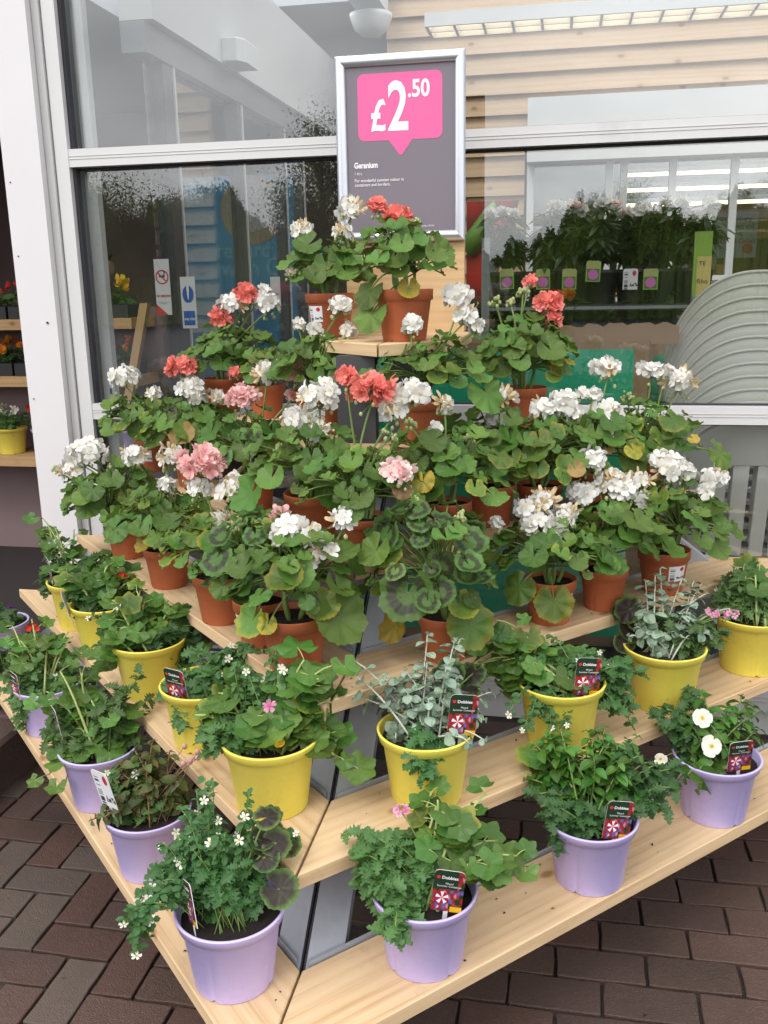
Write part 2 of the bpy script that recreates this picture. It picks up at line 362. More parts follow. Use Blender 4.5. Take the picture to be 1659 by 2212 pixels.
def brick_mesh(mat, seed):
    r = random.Random(seed); lx, ly, b = .0975, .0475, .0018
    j = lambda: r.uniform(-.0022, .0012)
    o = [(-lx+.003, -ly-j())]+[(-lx+2*lx*k/5, -ly-j()) for k in range(1, 5)]+[(lx-.003, -ly-j()), (lx+j(), -ly+.004), (lx+j(), 0), (lx+j(), ly-.004), (lx-.003, ly+j())]+[(lx-2*lx*k/5, ly+j()) for k in range(1, 5)]+[(-lx+.003, ly+j()), (-lx-j(), ly-.004), (-lx-j(), 0), (-lx-j(), -ly+.004)]
    return MB().prism(o, -.03, r.uniform(-.0008, .0008), bev=b).mesh('brick', mat)
BMESH = [[brick_mesh(m, i*10+k) for k in range(4)] for i, m in enumerate(BM)]
spots = []
XSPLIT = -.47
for j in range(-2, 27):                       # right: courses along the shop front
    y = .72 + j*.1015
    for i in range(-3, 13): spots.append((XSPLIT + .1 + i*.2015 + (.1 if j % 2 else 0) + .19, y, 0))
    if j % 2: spots.append((XSPLIT+.093-.002, y, 2))
U_ = .1015
for cx in range(0, 18):                       # left: ninety degree herringbone
    for cy in range(-3, 30):
        t_ = (-cx-cy) % 4; x = XSPLIT-.06-cx*U_; y = .7+cy*U_
        if t_ == 0: spots.append((x+U_/2, y, 0.5) if cx > 0 else (x, y, 9))
        elif t_ == 2: spots.append((x, y-U_/2, 1))
def inview(x, y):
    u, v, z = proj((x, y, 0)); return -90 < u < W+90 and -50 < v < H+110
sp = [s for s in spots if inview(s[0], s[1]) and s[1] < 3.02 and s[2] != 9 and (s[2] in (1, .5) or s[0] > XSPLIT)]
def hid(x, y): return 0
sp.sort(key=lambda s: depth((s[0], s[1], 0)))
rest = MB()
for k, (x, y, d) in enumerate(sp):
    if d == 2: continue
    g = rb.choices(range(4), (4, 3, 3, 2) if d in (1, .5) else (5, 5, 0, 4))[0]; me = BMESH[g][rb.randrange(4)]  # grey bricks only on the left, sky sheen put into the colour mix
    ang = (math.pi/2 if d == 1 else 0) + rb.uniform(-.012, .012)
    if k < 300:
        o = link('brick', me, pav, (x+rb.uniform(-.0012, .0012), y+rb.uniform(-.0012, .0012), rb.uniform(-.0015, .0015))); o.rotation_euler = (rb.uniform(-.006, .006), rb.uniform(-.006, .006), ang)
    else:
        hx, hy = (.0485, .0985) if d == 1 else (.0985, .0485); rest.prism([(x-hx, y-hy), (x+hx, y-hy), (x+hx, y+hy), (x-hx, y+hy)], -.03, 0, bev=.004)
if rest.n: stuff(rest.build('brick', BM[0], pav))

for k in range(46):       # grit and leaf litter on the paving
    x, y = rb.uniform(-1.7, 1.3), rb.uniform(.85, 2.4); q = rb.uniform(.002, .006)
    stuff_o = MB().add([(-q, 0, .001), (0, -q*.6, q*.5), (q, 0, .001), (0, q*.6, q*.4)], [(0, 1, 2), (0, 2, 3)]).build('grit', BM[2] if k % 3 else M['soil'], pav, (x, y, .002)); stuff_o.rotation_euler = (0, 0, rb.uniform(0, 6))

# dark block kerb seen at the left edge beyond the stand
kb = thing('kerb', 'dark brick kerb at the left edge behind the lavender pots', 'kerb', (-1.95, 1.9, 0))
for i in range(6):
    y = 1.62 + i*.215; MB().prism([(-2.02, y), (-1.66, y), (-1.66, y+.21), (-2.02, y+.21)], 0, .16, bev=.012).build('kerb_stone', BM[1], kb, (1.95, -1.9, 0))

# ------------------------------------------------------------------ shop front
YG = 3.10
xcl = ony(23.7, 510, 3.0)[0]; xcr = ony(104, 510, 3.0)[0]
cl = thing('column', 'white boxed steel column beside the window frame', 'column', (xcl, 3.0, 0))
MB().prism([(0, 0), (xcr-xcl, 0), (xcr-xcl, .2), (0, .2)], 0, 3.6, bev=0).build('casing', M['column'], cl)
strip = plain('shadow_strip', (.52, .51, .52), .5, .05)
MB().box((xcr-xcl+.002, .03, 0), (xcr-xcl+.028, .19, 3.6)).build('flashing', strip, cl)
MB().box((xcr-xcl+.028, .05, 0), (xcr-xcl+.031, .1, 3.6)).build('sealant_joint', M['gasket'], cl)
MB().tube([(xcr-xcl-.035, -.0005, 1.395), (xcr-xcl-.035, -.004, 1.395)], .004, 8).build('screw', M['gasket'], cl)
for zz in (1.13, 1.62, 1.86): MB().tube([(.02, -.0005, zz), (.02, -.003, zz)], .0025, 6).build('screw', M['gasket'], cl)
XJ0 = xcr+.032; XJ1 = XJ0+.047; XR = 2.6
ZS0, ZS1, ZT0, ZT1, ZU0, ZU1, ZTOP = .08, .17, 1.052, 1.108, 1.905, 1.962, 3.0
win = thing('shop_window', 'white framed shop window behind the flower stand', 'window', (XJ0, YG, 0))
def fr(name, lo, hi, mat='white_frame', par=None): return MB().box(np.array(lo)-np.array((XJ0, YG, 0)), np.array(hi)-np.array((XJ0, YG, 0))).build(name, M[mat], par or win)
fr('jamb', (XJ0, 3.04, 0), (XJ1, 3.14, ZTOP))
fr('glazing_bead', (XJ1, 3.062, ZS1), (XJ1+.012, 3.09, ZTOP), 'gasket')
for nm, z0, z1 in (('sill', ZS0, ZS1), ('transom', ZT0, ZT1), ('transom', ZU0, ZU1)):
    t_ = fr(nm, (XJ1-.001, 3.043, z0), (XR, 3.137, z1))
    for q in (.42, .58): MB().box(np.array((XJ1, 3.0415, z0+(z1-z0)*q))-np.array((XJ0, YG, 0)), np.array((XR, 3.0445, z0+(z1-z0)*q+.0016))-np.array((XJ0, YG, 0))).build('groove', strip, t_)
    fr('gasket', (XJ1, 3.08, z1), (XR, 3.094, z1+.006), 'gasket'); fr('gasket', (XJ1, 3.08, z0-.008), (XR, 3.094, z0), 'gasket')
fr('plinth', (XJ0, 3.06, -.01), (XR, 3.16, ZS0), 'white_frame')
for z0, z1 in ((ZS1, ZT0), (ZT1, ZU0), (ZU1, ZTOP)):
    pn = fr('pane', (XJ1, YG, z0), (XR, YG+.006, z1), 'glass')
    fr('inner_frame', (XJ1+.014, 3.115, z0), (XJ1+.056, 3.15, z1))
MB().box((XJ1+.038, 3.112, 1.135), (XJ1+.046, 3.1145, 1.155)).build('lock_slot', M['gasket'], win, (-XJ0, -YG, 0))
wallm = plain('white_render', (.72, .72, .73), .7, .04)
fas = MB().box((-6, 3.0, ZTOP), (4, 3.2, 3.3)).build('fascia_wall', wallm); tag(fas, 'white wall band above the shop window', 'wall')  # unseen, top kept low so more sky light falls into the lobby

# ------------------------------------------------------------------ lobby behind the glass
dark_in = plain('dark_interior', (.24, .17, .17), .8, .2, 2)
lobw = plain('lobby_white', (.66, .68, .70), .6, .03)
ceil_m = plain('ceiling_grey', (.42, .44, .48), .7, .04)
fl = MB().add([(-6, 3.2, .004), (4, 3.2, .004), (4, 9, .004), (-6, 9, .004)], [(0, 1, 2, 3)]).build('lobby_floor', plain('dark_mat', (.030, .025, .024), .8, .25, 60, bm=.3)); tag(fl, kind='structure')
ce = MB().box((-6, 3.2, 3.06), (-2.62, 9, 3.2)).box((-2.619, 5.62, 3.061), (4, 9, 3.201)).build('lobby_ceiling', ceil_m); tag(ce, kind='structure')  # left open above the lobby to let sky light in
bk = MB().box((-6, 8.4, 0), (4, 8.5, 3.1)).box((-6, 3.2, 0), (-5.9, 8.4, 3.1)).box((3.9, 3.2, 0), (4, 8.4, 3.1)).build('back_wall', dark_in); tag(bk, 'dark wall at the back of the shop', 'wall')
# bulkhead running away from the glass on the left
XS = -1.45
zA = .5*(onx(420, 120, -1.38)[2]+onx(640, 222, -1.38)[2])
bh = thing('bulkhead', 'white bulkhead running away from the glass above the side doors', 'bulkhead', (-1.38, 3.2, zA))
MB().box((-.12, 0, 0), (0, 3.0, .42)).build('panel', lobw, bh)
MB().box((-.12, 0, -.10), (-.03, 3.0, -.002)).build('door_track', plain('grey_track', (.18, .19, .21), .5), bh)
sp_ = onx(498, 118, -1.378); se = thing('door_sensor', 'small white box sensor on the bulkhead inside the glass', 'sensor', sp_)
MB().prism([(0, -.10), (.06, -.10), (.085, -.05), (.085, .10), (0, .10)], -.045, .045, bev=.008).build('housing', lobw, se)
b2 = MB().box((-1.08, 3.22, 2.86), (-.93, 5.16, 3.06)).build('ceiling_beam', lobw); tag(b2, 'white boxed beam under the lobby ceiling', 'beam')
lb = thing('wall_light', 'white bowl uplighter beside the timber cladding', 'light', (-.99, 5.0, 2.72))
MB().lathe([(.001, 0), (.05, .004), (.085, .03), (.105, .08), (.108, .10), (.10, .10)], 24).build('bowl', lobw, lb, smooth=True)
MB().box((-.02, .06, .03), (.02, .16, .07)).build('bracket', lobw, lb)
# side glazed screen
sc_ = thing('glazed_screen', 'dark framed glass screen at the left side of the lobby', 'screen', (XS, 3.3, 0))
post_m = plain('purple_grey_post', (.075, .068, .085), .45, .08)
for u, wd_ in ((358, .085), (507, .05), (600, .045), (640, .04)):
    y = onx(u, 345, XS)[1]; MB().box((-.02, y-3.3-wd_/2, 0), (.03, y-3.3+wd_/2, zA-.1)).build('post', post_m, sc_)
    MB().box((-.01, y-3.3+wd_/2+.001, 0), (.036, y-3.3+wd_/2+.014, zA-.1)).build('trim', lobw, sc_)
MB().box((-.005, -.04, .02), (.001, 2.0, zA-.1)).build('pane', M['glass_in'], sc_)
# stickers on the screen and the glass
def P_(u, v, y): return ony(u, v, y)
def card(name, label, cat, u0, v0, u1, v1, y, mat, th=.002):
    a = ony(u0, v0, y); b = ony(u1, v1, y); z0, z1 = min(a[2], b[2]), max(a[2], b[2])
    o = thing(name, label, cat, (a[0], y, z0)); MB().box((0, 0, 0), (b[0]-a[0], th, z1-z0)).build('sheet', mat, o); return o, b[0]-a[0], z1-z0
paper = plain('paper_white', (.74, .74, .75), .6, .02)
def discmesh(r, n=28, r0=0.0):
    mb = MB()
    if r0: mb.add([(r*math.cos(2*math.pi*k/n), 0, r*math.sin(2*math.pi*k/n)) for k in range(n)]+[(r0*math.cos(2*math.pi*k/n), 0, r0*math.sin(2*math.pi*k/n)) for k in range(n)], [(k, n+k, n+(k+1) % n, (k+1) % n) for k in range(n)])
    else: mb.add([(r*math.cos(2*math.pi*k/n), 0, r*math.sin(2*math.pi*k/n)) for k in range(n)], [tuple(range(n))])
    return mb
ns, w_, h_ = card('no_smoking_sign', 'white no smoking notice with red ring stuck on dark post', 'sign', 331, 560, 372, 680, 3.22, paper)
discmesh(w_*.44, 28, w_*.36).build('ring', M['ink_red'], ns, (w_*.5, -.001, h_*.68))
MB().tube([(w_*.5-w_*.27, -.0012, h_*.68+w_*.27), (w_*.5+w_*.27, -.0012, h_*.68-w_*.27)], .0022, 4).build('bar', M['ink_red'], ns)
MB().box((w_*.3, -.0011, h_*.675), (w_*.68, -.0004, h_*.71)).tube([(w_*.62, -.001, h_*.72), (w_*.68, -.001, h_*.76), (w_*.6, -.001, h_*.79)], .002, 4).build('cigarette', M['ink_dark'], ns)
text('NO SMOKING', .0125, M['ink_red'], (w_*.06, -.001, h_*.32), ns, .0003, xs=.72)
text('It is against the law to smoke\nin these premises', .0045, M['ink_dark'], (w_*.5, -.001, h_*.22), ns, align='CENTER', xs=.8)
MB().add([(0, -.0008, 0), (w_*.75, -.0008, 0), (0, -.0008, h_*.2)], [(0, 1, 2)]).build('corner', M['ink_red'], ns)
kc, w_, h_ = card('keep_clear_sign', 'white keep clear notice with blue exclamation disc', 'sign', 388, 598, 427, 709, 3.20, paper)
o = discmesh(w_*.38).build('disc', M['ink_blue'], kc, (w_*.5, -.001, h_*.66)); o.scale = (1, 1, 1.45)
MB().add([(-.004, 0, .012), (-.0012, 0, -.018), (.0012, 0, -.018), (.004, 0, .012), (.003, 0, .024), (-.003, 0, .024)], [(0, 1, 2, 3, 4, 5)]).build('exclamation', M['ink_white'], kc, (w_*.5, -.002, h_*.68)).scale = (1.25, 1, 1.15)
discmesh(.0042, 12).build('exclamation', M['ink_white'], kc, (w_*.5, -.002, h_*.48))
MB().box((w_*.12, -.0012, h_*.06), (w_*.88, -.0003, h_*.34)).build('panel', M['ink_blue'], kc)
text('Keep clear', .0155, M['ink_white'], (w_*.5, -.002, h_*.16), kc, .0002, 'CENTER', xs=.78)
au, w_, h_ = card('door_sticker', 'small white automatic door sticker on the lobby glass', 'sign', 583, 598, 607, 660, 3.5, paper)
text('Automatic\ndoor', .0085, M['ink_dark'], (w_*.5, -.001, h_*.38), au, .0002, 'CENTER', xs=.85)
# blue banner beyond the screen
bl_m, t, p, o_ = newmat('banner_blue'); v = objvec(t); L(t, ramp(t, noise(t, 1.5, 3, v), [(.3, (.015, .17, .36)), (.7, (.03, .32, .54))]), p.inputs['Base Color']); p.inputs['Roughness'].default_value = .5
bn, w_, h_ = card('blue_banner', 'large blue poster beyond the glass screen with pale lettering', 'poster', 385, 385, 655, 830, 5.55, bl_m, .01)
lt = plain('banner_text', (.16, .40, .55), .5, .02)
text('with Clubcard', .155, lt, (w_*.33, -.004, h_*.53), bn, .002, xs=.9); text('The more you use it the more it gives', .06, lt, (w_*.22, -.004, h_*.42), bn, xs=.8)
text('reward points', .13, lt, (w_*.30, -.004, h_*.62), bn, .001, xs=.9)
discmesh(.20).build('roundel', plain('roundel', (.30, .24, .17), .5, .3, 5), bn, (w_*.63, -.003, h_*.84)); discmesh(.15).build('roundel', plain('roundel_b', (.34, .33, .33), .5, .3, 12), bn, (w_*.63, -.005, h_*.86))
# timber cladding on the right
YC = 5.2
clad = wood_mat('cladding', (.52, .38, .25), (.40, .26, .14)); cladw = thing('timber_cladding', 'pale horizontal timber cladding at the back of the lobby', 'wall', (-.95, YC, 0))
cbm = {}
def cboard(x0, x1, z):
    mb = MB(); ln = x1-x0
    vs = [(0, 0, 0), (ln, 0, 0), (ln, .03, .112), (0, .03, .112), (0, .055, 0), (ln, .055, 0), (ln, .055, .112), (0, .055, .112)]
    uv = [(q[0], q[2]*1.0) for q in vs]
    mb.add(vs, [(0, 1, 2, 3), (1, 5, 6, 2), (0, 3, 7, 4), (0, 4, 5, 1), (2, 6, 7, 3)], uv); return mb
zhead = ony(1200, 300, 5.1)[2]
XL_C = -.95; XD0 = ony(1140, 400, 5.15)[0]
k = 0; z = 1.25
while z < 3.05:
    x1 = 3.2 if z > zhead-.03 else XD0-.02
    o = cboard(XL_C, x1, z).build('board', clad, cladw, (0, 0, z)); z += .1
MB().box((0, .06, 1.2), (4.2, .1, 3.06)).build('backing', dark_in, cladw) if False else None
hd = thing('door_header', 'white panel above the lobby sliding doors', 'panel', (XD0, 5.1, zhead-.12))
MB().box((0, -.12, 0), (3, .09, .30)).build('cover', lobw, hd)
drs = thing('sliding_doors', 'glass sliding doors with pale frames under the white header', 'door', (XD0, 5.1, 0))
for u in (1146, 1315, 1347, 1452, 1585):
    x = ony(u, 400, 5.1)[0]-XD0; MB().box((x-.018, -.02, 0), (x+.018, .03, zhead-.121)).build('stile', lobw, drs)
MB().box((0, 0, .02), (2.4, .006, zhead-.121)).build('pane', glass_mat('door_glass', .08, (.84, .88, .90)), drs)
# shop beyond the doors: lit tubes, shelves, poster
for k, v in enumerate((374, 408, 441)):
    a = ony(1545, v, 7.2+k*-.35); li = thing('ceiling_tube', ['highest warm strip light inside the shop', 'middle warm strip light inside the shop', 'lowest warm strip light inside the shop'][k], 'light', a, 'strip lights inside the shop')
    MB().box((-.6, 0, 0), (1.2, .03, .02)).build('tube', emit_mat('warm_tube%d' % k, (1, .72, .42), 3.0), li); MB().box((-.6, -.01, .021), (1.2, .04, .05)).build('housing', lobw, li)
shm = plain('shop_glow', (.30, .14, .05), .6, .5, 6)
sh = thing('shop_shelving', 'dim warm shop shelving beyond the doors', 'shelf', (1.2, 7.6, 0))
for k in range(5): MB().box((-.3, 0, .35+k*.36), (2.6, .4, .39+k*.36)).build('shelf_board', shm, sh)
MB().box((-.3, .42, 0), (2.6, .46, 2.2)).build('back_panel', shm, sh)
rg = random.Random(8)
for k in range(26):
    x = rg.uniform(-.2, 2.5); q = rg.randrange(4); c = plain('pack%d' % k, [(.5, .12, .03), (.5, .3, .05), (.25, .05, .03), (.4, .35, .25)][k % 4], .5); hh = rg.uniform(.12, .26)
    MB().prism([(x-.05, .02), (x+.05, .02), (x+.05, .2), (x-.05, .2)], .391+q*.36, .391+q*.36+hh, bev=.01).build('packet', c, sh)
po, w_, h_ = card('delivery_poster', 'pinkish grocery delivery poster inside the doors', 'poster', 1532, 460, 1632, 556, 5.4, plain('poster_buff', (.52, .42, .40), .6, .04))
text('Grocery delivery\ncharges down and\nstaying down.', .036, plain('grey_ink', (.16, .13, .14), .5), (w_*.06, -.002, h_*.80), po, .0006, xs=.82); text('and Click & Collect', .036, M['ink_red'], (w_*.06, -.002, h_*.32), po, .0006, xs=.8)
discmesh(.026).build('seal', M['ink_red'], po, (w_*.82, -.002, h_*.2))
ad, w_, h_ = card('door_notice', 'white automatic door notice low on the sliding door', 'sign', 1508, 595, 1575, 640, 4.9, paper)
text('Automatic\ndoor', .034, M['ink_dark'], (w_*.5, -.002, h_*.62), ad, .0008, 'CENTER', xs=.9)
# tomato poster at the left of the doors
tm, t, p, o_ = newmat('tomato_print'); v = uvvec(t); vo = N(t, 'ShaderNodeTexVoronoi', Scale=4.2); L(t, v, vo.inputs['Vector'])
L(t, ramp(t, vo.outputs['Distance'], [(.0, (.75, .22, .14)), (.12, (.55, .03, .015)), (.42, (.42, .012, .008)), (.62, (.12, .01, .008))]), p.inputs['Base Color']); p.inputs['Roughness'].default_value = .35
a = ony(1008, 436, 4.6); b = ony(1116, 790, 4.6); tp = thing('tomato_poster', 'red tomato poster beside the rack behind the glass', 'poster', (a[0], 4.6, b[2]))
MB().add([(0, 0, 0), (.02, 0, 0), (b[0]-a[0], 0, a[2]-b[2]), (0, 0, a[2]-b[2]), (0, .02, 0), (.02, .02, 0), (b[0]-a[0], .02, a[2]-b[2]), (0, .02, a[2]-b[2])], [(0, 1, 2, 3), (1, 5, 6, 2), (3, 2, 6, 7)], [(0, 0), (.02, 0), (.4, .9), (0, .9)]*2).build('print', tm, tp)
st_ = MB(); st_.tube([(.0, -.004, a[2]-b[2]-.23), (.06, -.006, a[2]-b[2]-.14), (.11, -.004, a[2]-b[2]-.04), (.14, -.004, a[2]-b[2]-.02)], [.055, .045, .022, .025], 8); o = st_.build('stalk', plain('green_print', (.12, .26, .04), .4), tp, smooth=True)
# louvred light
a = ony(917, 58, 4.35); lf = thing('louvre_light', 'white fluorescent fitting with warm louvre cells under lobby ceiling', 'light', a)
MB().box((0, 0, 0), (2.6, .02, .07)).box((0, .30, 0), (2.6, .32, .07)).box((0, .021, .05), (2.6, .299, .07)).box((0, .021, 0), (.015, .299, .049)).box((0, .15, 0), (2.6, .165, .049)).build('housing', lobw, lf)
cellm = emit_mat('warm_louvre', (1, .80, .55), 2.2)
MB().box((.02, .03, .046), (2.58, .14, .049)).box((.02, .175, .046), (2.58, .29, .049)).build('tube', cellm, lf)
fin = MB().box((0, .022, .003), (.012, .149, .045)).box((0, .166, .003), (.012, .298, .045)).mesh('louvre', lobw)
for k in range(20): link('louvre', fin, lf, (.12+k*.125, 0, 0))
lf.scale = (1, .66, .8)

# ------------------------------------------------------------------ trees across the car park (seen mirrored in the glass)
def bark(): return plain('bark', (.09, .07, .05), .9, .3, 8)
BK = bark(); TL = leaf_mat('tree_leaf', (.095, .125, .050), (.12, .15, .06), trans=.35)  # leaf colour lifted to stand in for the milky haze of the reflection
def tree(x, y, h, w, seed, label):
    r = random.Random(seed); q = np.random.default_rng(seed); t = thing('tree', label, 'tree', (x, y, -.02), 'trees across the car park')
    tr = MB(); top = np.array([r.uniform(-.3, .3), 0, h*.8]); tr.tube([(0, 0, 0), top*.4+np.array([.1, .1, 0]), top], [h*.028, h*.02, h*.006], 7); tips = [top]
    for k in range(13):
        f = r.uniform(.14, .78); a = r.uniform(0, 6.28); b0 = top*f; e = b0+np.array([math.cos(a)*w*r.uniform(.25, .5), math.sin(a)*w*r.uniform(.25, .5), h*r.uniform(.06, .24)])
        tr.tube([b0, (b0+e)/2+np.array([0, 0, -.1]), e], [h*.010, h*.007, h*.002], 5); tips += [e, (b0+e)/2]
    tr.build('trunk', BK, t); cr_ = MB(); V = []; n = 30000
    c = np.array(tips)[q.integers(0, len(tips), n)]; pts = c + q.normal(0, 1, (n, 3))*np.array([w*.10, w*.10, h*.07]); pts[:, 2] = np.maximum(pts[:, 2], h*.10)
    a = q.normal(0, 1, (n, 3)); a /= np.linalg.norm(a, axis=1)[:, None]; b = q.normal(0, 1, (n, 3)); b -= a*(a*b).sum(1)[:, None]; b /= np.linalg.norm(b, axis=1)[:, None]
    s = h*.0050*q.uniform(.6, 1.4, (n, 1)); v4 = np.stack([pts-a*s, pts+b*s*.6, pts+a*s, pts-b*s*.6], 1).reshape(-1, 3)
    cr_.add(v4, [(4*i, 4*i+1, 4*i+2, 4*i+3) for i in range(n)]); m = 5000; c = np.array(tips)[q.integers(0, len(tips), m)]; pts = c + q.normal(0, 1, (m, 3))*np.array([w*.075, w*.075, h*.05]); a = a[:m]; b = b[:m]; s = h*.009*q.uniform(.6, 1.3, (m, 1)); v4 = np.stack([pts-a*s, pts+b*s*.7, pts+a*s, pts-b*s*.7], 1).reshape(-1, 3)
    cr_.add(v4, [(4*i, 4*i+1, 4*i+2, 4*i+3) for i in range(m)]); stuff(cr_.build('crown', TL, t))
for i, (x, y, h, w, lb_) in enumerate([(-9.0, -29, 8.4, 5.0, 'tall open tree mirrored in the upper pane beside the price sign'), (-15.5, -31, 6.0, 4.5, 'narrow tree mirrored left of the tall one'), (-20, -30, 7.0, 7.5, 'broad bushy tree mirrored in the lower left pane'),
        (2.2, -32, 5.6, 3.0, 'rounded tree mirrored in the sliding doors')]):
    tree(x, y, h, w, 50+i, lb_)


qh = np.random.default_rng(5)
hg = thing('added_tree_belt', 'dense belt of trees added across the car park to darken the mirrored view', 'trees', (0, -33, -.02))  # continuous tree mass added to darken the lower reflections in the glass
xs_ = np.linspace(-52, 32, 1100); hb = MB(); prof = 3.7+.9*np.sin(xs_*.31)+.6*np.sin(xs_*.83+1)+.35*np.sin(xs_*2.1)+.18*np.sin(xs_*5.3)+.12*np.sin(xs_*11.7+2)+.08*np.sin(xs_*23.1)+qh.uniform(-.08, .08, len(xs_)); prof += 1.6*np.exp(-((xs_+21)/5.)**2)-.9*np.exp(-((xs_+30.5)/2.)**2)
vs = []; fs = []
for i, x in enumerate(xs_):
    for j, f in enumerate((0, .35, .7, .92, 1.0)): vs.append((x, -1.2*(1-f*f)*0-.6*math.sin(3*f)+qh.uniform(-.1, .1), f*prof[i]*.97))
for i in range(len(xs_)-1):
    for j in range(4): a = i*5+j; fs.append((a, a+1, a+6, a+5))
stuff(hb.add(vs, fs).build('undergrowth', TL, hg))
n = 46000; xx = qh.uniform(-52, 32, n); top_ = np.interp(xx, xs_, prof); hp = np.stack([xx, qh.uniform(-.3, 1.0, n), top_*(1.0+qh.normal(0, .010, n)-np.abs(qh.normal(0, .10, n)))], 1)
a = qh.normal(0, 1, (n, 3)); a /= np.linalg.norm(a, axis=1)[:, None]; b = np.cross(a, qh.normal(0, 1, (n, 3))); b /= np.linalg.norm(b, axis=1)[:, None]; s = qh.uniform(.03, .07, (n, 1))
stuff(MB().add(np.stack([hp-a*s, hp+b*s*.7, hp+a*s, hp-b*s*.7], 1).reshape(-1, 3), [(4*i, 4*i+1, 4*i+2, 4*i+3) for i in range(n)]).build('foliage', TL, hg))
# ------------------------------------------------------------------ the stepped stand: two wings meeting at a mitred corner
XC, YB = -.444, 2.82
TZ = {1: .276, 2: .477, 3: .685, 4: .889, 5: 1.105, 6: 1.36}
YF = {1: 1.135, 2: 1.39, 3: 1.672, 4: 1.92, 5: 2.15, 6: 2.24}
YI = {1: 1.392, 2: 1.641, 3: 1.912, 4: 2.17, 5: 2.40, 6: 2.49}
S2 = math.sqrt(.5)
for side, lab in ((-1, 'left wing of the stepped pine flower stand with grey legs'), (1, 'right wing of the stepped pine flower stand with grey legs')):
    st = thing('flower_stand', lab, 'stand', (XC, 1.05, 0), 'flower stand wings')
    def P2(x, y): return (side*x, y-1.05)
    def uvf(x, y, z): s_ = (abs(x)*S2+(y)*S2); t_ = (y-abs(x))*S2; return (s_, t_+z*1.0)
    g = .0025
    for k in range(1, 7):
        bands = [(YF[k]-(.037 if side < 0 and k == 3 else 0), YI[k])] if k < 6 else [(YF[6], 2.485), (2.489, 2.735)]
        for yf, yi in bands:
            poly = [P2(g, yf+g), P2(YB-yf, YB), P2(YB-yi, YB), P2(g, yi+g)] if k < 6 else [P2(g, yf+g), P2(.175, yf+.175), P2(.175, yi+.175 if yi < 2.6 else YB), P2(.085 if yi > 2.6 else g, YB if yi > 2.6 else yi+g)] + ([P2(g, YB), ] if yi > 2.6 else [])
            MB().prism(poly, TZ[k]-.030, TZ[k], uvf, bev=.0025).build('shelf_plank', M['pine'], st)
        yi = YI[k] if k < 6 else 2.737
        # angle rail behind each plank
        a, b = yi+.004, yi+.010
        if k < 6:
            MB().prism([P2(.012, a+.012), P2(YB-a-.002, YB-.002), P2(YB-b-.002, YB-.002), P2(.012, b+.012)], TZ[k]-.034, TZ[k]+.007).build('rail', M['steel'], st)
            MB().prism([P2(.02, yi-.03), P2(YB-yi+.02, YB-.004), P2(YB-yi-.002, YB-.004), P2(.02, yi-.002)], TZ[k]-.036, TZ[k]-.0305).build('rail', M['steel'], st)
    # corner leg following the rake
    sl = (YI[3]-YI[1])/(TZ[3]-TZ[1])
    def leg(off0, off1, z0, z1, th=.045, sh=0.016):
        vs = []
        for z in (z0, z1):
            y0 = YI[1]+(z-TZ[1])*sl+sh
            for (o_, d) in ((off0, 0), (off1, 0), (off1, th), (off0, th)):
                x, y = o_*S2, y0+o_*S2+d; vs.append((side*x, y-1.05, z))
        f = [(0, 1, 5, 4), (1, 2, 6, 5), (2, 3, 7, 6), (3, 0, 4, 7), (4, 5, 6, 7), (3, 2, 1, 0)]
        if side < 0: f = [tuple(reversed(q)) for q in f]
        return MB().add(vs, f)
    leg(.008, .092, 0.0, 1.10).build('leg', M['steel'], st)
    leg(.003, .0075, 0.0, 1.10, .02, .02).build('leg_lip', M['gasket'], st)
    # end leg against the shop front
    vs = []
    for z in (0.0, 1.10):
        x = YB-(YI[1]+(z-TZ[1])*sl)-.02
        for (dx, y) in ((0, YB-.06), (-.075, YB-.06), (-.075, YB-.01), (0, YB-.01)): vs.append((side*(x+dx), y-1.05, z))
    f = [(0, 1, 5, 4), (1, 2, 6, 5), (2, 3, 7, 6), (3, 0, 4, 7), (4, 5, 6, 7), (3, 2, 1, 0)]
    MB().add(vs, f if side > 0 else [tuple(reversed(q)) for q in f]).build('leg', M['steel'], st)
    # upright under the top platform
    MB().box((min(side*.02, side*.12), 1.25, 1.10), (max(side*.02, side*.12), 1.29, 1.328)).build('upright', plain('dark_upright', (.05, .05, .055), .6), st)
    rs = random.Random(21+side)
    for q in range(75):     # dropped leaf and compost crumbs
        k = rs.choice((1, 1, 1, 2, 3, 3)); d = rs.uniform(.02, YB-YF[k]-.1); e = rs.uniform(.02, .23); x, y = d, YF[k]+d+e
        s_ = rs.uniform(.0015, .005); an = rs.uniform(0, 6.28)
        MB().add([(-s_, 0, 0), (0, -s_*.6, s_*.7), (s_, 0, 0), (0, s_*.6, s_*.5), (0, 0, s_)], [(0, 1, 4), (1, 2, 4), (2, 3, 4), (3, 0, 4)]).build('crumb', M['soil'] if q % 3 else M['leaf_brown'], st, (side*x, y-1.05, TZ[k]+.0006)).rotation_euler = (0, 0, an)

